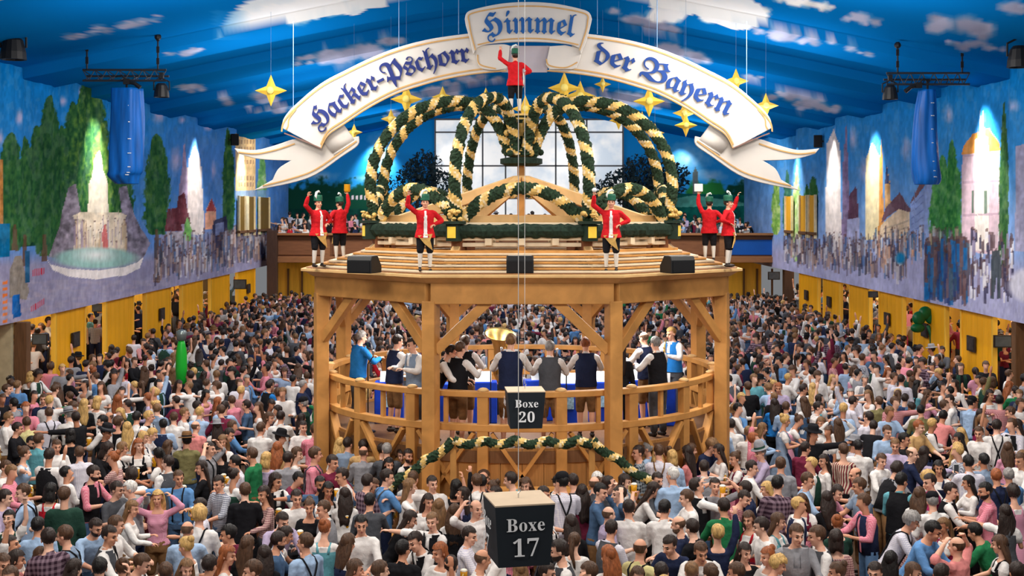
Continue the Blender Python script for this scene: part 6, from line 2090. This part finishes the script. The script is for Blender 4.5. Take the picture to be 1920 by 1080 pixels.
# ------------------------------------------------------------------ everybody further back: one mass
def arrays(me):
    n = len(me.vertices); v = np.empty(n * 3, np.float32); me.vertices.foreach_get('co', v)
    me.calc_loop_triangles(); t = np.empty(len(me.loop_triangles) * 3, np.int32); me.loop_triangles.foreach_get('vertices', t)
    return v.reshape(-1, 3), t.reshape(-1, 3)
_L = {}
def lod(kind, g, pose, style=None):
    key = (kind, g, pose, style)
    if key in _L: return _L[key]
    s = Shell(); HM = headM(pose); R3 = HM.to_3x3(); LM = leanM(pose); ratio = None
    if kind == 'skin':
        E = lambda c, r_: s.ell(HM @ Vector(c), r_, R3, 12, 8)
        E((0, .014, 1.665), (.075, .095, .092)); E((0, -.022, 1.605), (.060, .070, .086)); E((0, -.062, 1.545), (.030, .026, .022))
        s.limb([HM @ Vector((0, -.088, 1.652)), HM @ Vector((0, -.112, 1.612))], [.014, .019], 6)
        s.limb([LM @ Vector((0, .012, 1.40)), HM @ Vector((0, 0, 1.59))], [.06, .052], 8)
        if g == 'w': s.ell(LM @ Vector((0, -.04, 1.37)), (.13, .07, .07), None, 10, 6)
        for sd in (-1, 1):
            S_, E_, W_ = armpts(g, pose, sd); d_ = (W_ - E_).normalized()
            s.limb([S_.lerp(E_, .5), E_, W_], [.042, .038, .028], 6); s.limb([W_, W_ + d_ * .06, W_ + d_ * .15], [.03, .042, .03], 6)
        me = s.fuse('far', .019, 1, .16)
    elif kind == 'top':
        s.loft(trings(g, .9, 1.455 if g == 'm' else 1.32, .014, pose), 12)
        x, y, z, r = SHO[g]
        for sd in (-1, 1):
            S_, E_, W_ = armpts(g, pose, sd)
            s.limb([LM @ Vector((sd * .09, y, z - .005)), S_], [.072, r + .014], 8)
            if g == 'm': s.limb([S_, E_, E_.lerp(W_, .5)], [.068, .058, .054], 8)
            else: s.limb([S_, S_.lerp(E_, .35), S_.lerp(E_, .6)], [.055, .074, .05], 8)
        me = s.fuse('far', .026, 1, .17)
    elif kind == 'legs':
        if style == 'skirt':
            q = MB(); q.lathe([(.13, 1.04), (.2, .9), (.28, .65), (.35, .35)], seg=10)
        else:
            q = MB()
            for sd in (-1, 1): q.tube([(sd * .09, 0, .95), (sd * .10, -.01, .5), (sd * .11, .02, .0)], [.105, .08, .065], 7)
        me = q.mesh('far', [])
    elif kind == 'over':
        q = MB()
        if style == 'bodice': M_ = LM; q.lathe([(.15, .98), (.146, 1.1), (.165, 1.25), (.168, 1.30)], seg=14, sy=.78)
        else: M_ = LM; q.lathe([(.19, .91), (.183, 1.1), (.2, 1.28), (.165, 1.40), (.13, 1.45)], seg=14, sy=.74)
        if style == 'vest':
            q.f = [f for f in q.f if not (len(f) == 4 and sum(q.v[i][1] for i in f) / 4 < -.09 and abs(sum(q.v[i][0] for i in f) / 4) < .05)]
            q.m = [0] * len(q.f)
        q.v = [tuple(M_ @ Vector(v)) for v in q.v]; me = q.mesh('far', [])
    elif kind == 'hair':
        src = hair_mesh(style, pose); o = bpy.data.objects.new('t', src.copy()); COL.objects.link(o)
        m3 = o.modifiers.new('d', 'DECIMATE'); m3.ratio = .42
        bpy.context.view_layer.update(); me = bpy.data.meshes.new_from_object(o.evaluated_get(bpy.context.evaluated_depsgraph_get())); bpy.data.objects.remove(o)
    elif kind == 'hat':
        me = hat_mesh('fedora', pose)
    _L[key] = arrays(me); return _L[key]
def build_mass(name, folk, label):
    mats_ = []; idx = {}
    def mi(m):
        if m.name not in idx: idx[m.name] = len(mats_); mats_.append(m)
        return idx[m.name]
    V = []; T = []; I = []; base = 0
    def put(arr, d, m):
        nonlocal base
        v, t = arr; s = d['sc']; c_, s_ = math.cos(d['rz']), math.sin(d['rz'])
        x = v[:, 0] * s * (-1 if d['mirror'] else 1); y = v[:, 1] * s
        V.append(np.stack([c_ * x - s_ * y + d['loc'].x, s_ * x + c_ * y + d['loc'].y, v[:, 2] * s + d['loc'].z], 1))
        T.append((t[:, ::-1] if d['mirror'] else t) + base); I.append(np.full(len(t), mi(m), np.int32)); base += len(v)
    for d in folk:
        g, ps = d['g'], d['pose']
        put(lod('skin', g, ps), d, SKIN[d['skin']])
        put(lod('top', g, ps), d, CL[d['top']])
        put(lod('legs', g, 'B', 'skirt' if d['dirndl'] else None), d, CL[d['dirndl'] or d['bottom']])
        if d['dirndl']: put(lod('over', g, ps, 'bodice'), d, CL[d['dirndl']])
        elif d['over'] and d['over'][0] == 'v': put(lod('over', g, ps, 'vest'), d, CL[d['over'][1:]])
        put(lod('hair', g, ps, 'n' if d['hair'] == 'o' else d['style']), d, HAIRM[d['hair']])
        if d['hat']: put(lod('hat', g, ps), d, HATS[d['hat']][1])
    V = np.concatenate(V).astype(np.float32); T = np.concatenate(T); I = np.concatenate(I)
    me = bpy.data.meshes.new(name)
    me.vertices.add(len(V)); me.vertices.foreach_set('co', V.ravel())
    me.loops.add(T.size); me.loops.foreach_set('vertex_index', T.astype(np.int32).ravel())
    me.polygons.add(len(T)); me.polygons.foreach_set('loop_start', np.arange(0, T.size, 3, dtype=np.int32))
    me.update(calc_edges=True)
    for m in mats_: me.materials.append(m)
    me.polygons.foreach_set('material_index', I); me.polygons.foreach_set('use_smooth', np.ones(len(T), dtype=bool)); me.update()
    o = link(name, me); tag(o, label, 'crowd', None, 'stuff'); print('mass', name, len(folk), len(T)); return o
build_mass('festival_crowd', mass, 'dense crowd of standing festival guests filling the far hall around the bandstand')
gal = []
for row in range(4):
    x = -12.2
    while x < 12.2:
        d = rand_person(Vector((x, 65.75 + row * 1.05 + rp.uniform(-.2, .2), 3.45 + row * .16 + rp.uniform(-.1, .12))), True); d['pose'] = rp.choice('AABBH'); gal.append(d); x += rp.uniform(.45, .8)
build_mass('gallery_crowd', gal, 'rows of guests packed behind the brown parapet of the far gallery')

# ------------------------------------------------------------------ band on the stage
BAND = [(678, 632, 'br', 'g', 'bb', 'vbb', 'P', 0, 'grey-haired musician in bright blue vest, back turned, at the railing'), (700, 688, 'r', 'd', 'wh', 'vbk', 'G', 0, 'musician in black vest bending down behind the railing'),
        (746, 640, 'br', 'd', 'wh', 'vnv', 'P', 0, 'dark-haired musician in navy vest, back turned, beside the pale drum'), (772, 646, 'fl', 'd', 'wh', 'vgb', 'P', 0, 'musician facing forward behind the navy-vested man and the post'),
        (826, 664, 'br', 'b', 'wh', 'vbk', 'P', 0, 'musician half hidden by the front bandstand post, back turned'), (872, 642, 'b', 'b', 'wh', 'vbk', 'P', 0, 'musician in black vest and leather breeches, back turned, near the front post'),
        (958, 640, 'b', 'l', 'wh', 'vnv', 'P', 0, 'tall broad musician in dark vest, back turned, above the smaller sign'), (1031, 652, 'b', 'g', 'wh', 'vdg', 'P', 0, 'grey-haired musician in dark grey vest, back turned'),
        (1098, 645, 'b', 'r', 'wh', 'vnv', 'P', 0, 'ginger-haired musician in navy vest with leather belt, back turned'), (1166, 656, 'b', 'd', 'bk', None, 'B', 1, 'dark-haired woman in black dress standing beside the front bandstand post'),
        (1207, 634, 'bl', 'o', 'wh', 'vnv', 'P', 0, 'balding musician in blue vest and leather trousers, back turned'), (1258, 625, 'fl', 'y', 'wh', 'vbb', 'P', 0, 'fair saxophone player in bright blue vest facing the crowd'),
        (1301, 650, 'bl', 'g', 'wh', 'vbk', 'P', 0, 'grey-haired musician in black vest and white sleeves at the railing end')]
for x, y, fc, hair, top, over, pose, fem, lab in BAND:
    g = 'w' if fem else 'm'; rz = math.radians(FACE[fc] + rp.uniform(-10, 10)); sc = (.95 if fem else 1.02) * (1.08 if 'tall' in lab else 1)
    loc = place(x, y, g, pose, rz, sc, ZS)
    d = Vector((loc.x - GX, loc.y - GY))
    if d.length > RC - .45: d = d.normalized() * (RC - .45); loc.x, loc.y = GX + d.x, GY + d.y
    o = make_person('musician', loc, rz, sc, g, hair, 'L' if fem else 's', top, over, pose, 0, None, False, False, 'long', None, 'bk' if fem else ('lt' if 'leather' in lab else rp.choice(('lt', 'bk', 'dg'))))
    tag(o, lab, 'musician', 'brass band on the stage')
    if 'saxophone' in lab:
        sx_ = empty('saxophone', loc + Vector((-.22, -.32, 1.12)), .2, 'brass saxophone held by the fair player in the bright blue vest', 'saxophone')
        MB().tube([(.1, .05, .42), (.02, -.02, .44), (0, -.03, .36), (0, 0, 0), (-.02, -.02, -.12), (-.1, -.05, -.15), (-.16, -.08, -.06), (-.2, -.1, .1)], [.012, .014, .018, .035, .045, .05, .06, .1], 12).build('body', BRASS, sx_, smooth=True)
        q = MB(); [q.ball((-.03, -.04, .3 - i * .06), .016, 8, 5) for i in range(6)]; q.build('keys', BRASS, sx_)

# ------------------------------------------------------------------ painted cooper figures on the roof and on top of the crown
FEATHER = mat('feather_white', (220, 226, 222), .8, var=.1); HATG = mat('hat_green', (20, 88, 66), .6, var=.1)
STAT = [(597, 23.4, 40, 'S', 0, 'red-coated cooper statue raising a hand, nearest the roof edge beside the brown parapet', None), (637, 26.0, -140, 'T', 0, 'red-coated cooper statue seen from behind holding a beer jug aloft', 'jug'),
        (797, 21.75, 8, 'S', 0, 'red-coated cooper statue facing forward above the front post with the bending brace and muddy sash', None), (1146, 21.75, -6, 'S', 0, 'red-coated cooper statue facing forward in front of the red cloth', 'hoop'),
        (1330, 26.0, 170, 'T', 1, 'red-coated cooper statue seen from behind lifting a white block', 'block'), (1366, 23.4, 70, 'S', 1, 'orange-lit red cooper statue in profile stretching an arm above the blue panel', None),
        (966, GY, 188, 'S', 1, 'red-coated cooper statue standing on top of the garland crown', 'ring')]
STAT[2] = STAT[2][:5] + ('red-coated cooper statue facing forward with raised arm, above the front post beside the parapet', None)
STAT[3] = STAT[3][:5] + ('red-coated cooper statue facing forward with hand raised beside its plumed hat, before red cloth', 'hoop')
STAT[5] = STAT[5][:5] + ('red-coated cooper statue in profile stretching an arm up above the blue panel', None)
ROOFZ = 4.80
for xp, Yd, deg, pose, mir, lab, item in STAT:
    c = px(xp, 500, Yd); zf = ROOFZ if Yd != GY else 7.74
    sc = .71
    o = empty('cooper_statue', (c.x, Yd, zf), math.radians(deg)); o.scale = (-sc * 1.1 if mir else sc * 1.1, sc * 1.1, sc)
    tag(o, lab, 'statue', 'cooper statues of the bandstand')
    dress_obj('body', body_mesh('m', pose), [SKIN[1], EYE_M, LIP, HAIRM['d'], SHOE, SOCK], o)
    dress_obj('hair', hair_mesh('s', pose), [HAIRM['d']], o)
    dress_obj('coat', top_mesh('m', pose, 'coat'), [CL['cr'], CL['wh']], o)
    dress_obj('breeches', trousers_mesh('m', pose, True), [CL['bk']], o)
    q = MB(); vs = [(-.17, -.14, .86), (.0, -.165, .88), (.15, -.15, .9), (.1, -.17, .75), (.16, -.13, .5), (-.02, -.16, .66)]
    q.add(vs + [(a, b + .02, c_) for a, b, c_ in vs], [(0, 1, 5), (1, 2, 3), (1, 3, 5), (3, 4, 5), (6, 11, 7), (7, 9, 8), (7, 11, 9), (9, 11, 10), (0, 6, 7, 1), (1, 7, 8, 2), (2, 8, 9, 3), (3, 9, 10, 4), (4, 10, 11, 5), (5, 11, 6, 0)])
    q.build('leather_apron', cloth('apron_tan', (206, 164, 96)), o)
    dress_obj('hat', hat_mesh('statue', pose), [HATG, FEATHER], o)
    if item:
        h = Vector(body_mesh('m', pose)['hand'])
        if item == 'jug': MB().lathe([(.07, 0), (.085, .05), (.08, .2), (.085, .22)], tuple(h), 12).build('beer_jug', BEER, o, smooth=True)
        elif item == 'block': MB().box(tuple(h + Vector((0, 0, .12))), (.22, .14, .22)).build('white_block', WHITEP, o, bevel=.01)
        elif item == 'hoop': MB().ball(tuple(h + Vector((0, -.03, .05))), .055, 8, 6).build('cup', WHITEP, o, smooth=True)
        else:
            w_ = armpts('m', pose, 1)[2]
            MB().tube([w_ + Vector((.0, math.cos(t) * .18, -.14 + math.sin(t) * .22)) for t in np.linspace(0, 2 * PI, 25)], .014, 6).build('hoop', FEATHER, o)

# ------------------------------------------------------------------ two inflatables above the heads
c = px(340, 690, 33.0)
o = empty('inflatable_bottle', c, 0, 'green inflatable bottle with silver neck held above the crowd under the fountain mural', 'inflatable')
MB().lathe([(.05, -.5), (.13, -.45), (.15, 0), (.14, .4), (.1, .62), (.08, .7)], seg=16).build('body', mat('inflatable_green', (30, 170, 50), .3, var=.05), o, smooth=True)
MB().lathe([(.08, .7), (.12, .74), (.14, .86), (.13, .95), (.05, .99)], seg=16).build('neck', mat('inflatable_silver', (120, 130, 128), .25, .5, var=.05), o, smooth=True)
c = px(1735, 605, 40.5)
o = empty('inflatable_clover', c, .3, 'dark green clover-shaped inflatable held up before the yellow partitions', 'inflatable')
q = MB()
for a in (0.3, 1.6, 2.9): q.ball((.24 * math.cos(a), 0, .2 * math.sin(a) + .1), (.24, .13, .22), 14, 10)
q.ball((-.28, 0, -.16), (.26, .12, .15), 12, 8)
q.build('leaves', mat('clover_green', (12, 92, 52), .35, var=.1), o, smooth=True)
MB().tube([(.1, 0, -.1), (.2, 0, -.4), (.22, 0, -1.2)], [.06, .045, .03], 8).build('stem', mat('clover_green', (12, 92, 52), .35, var=.1), o, smooth=True)
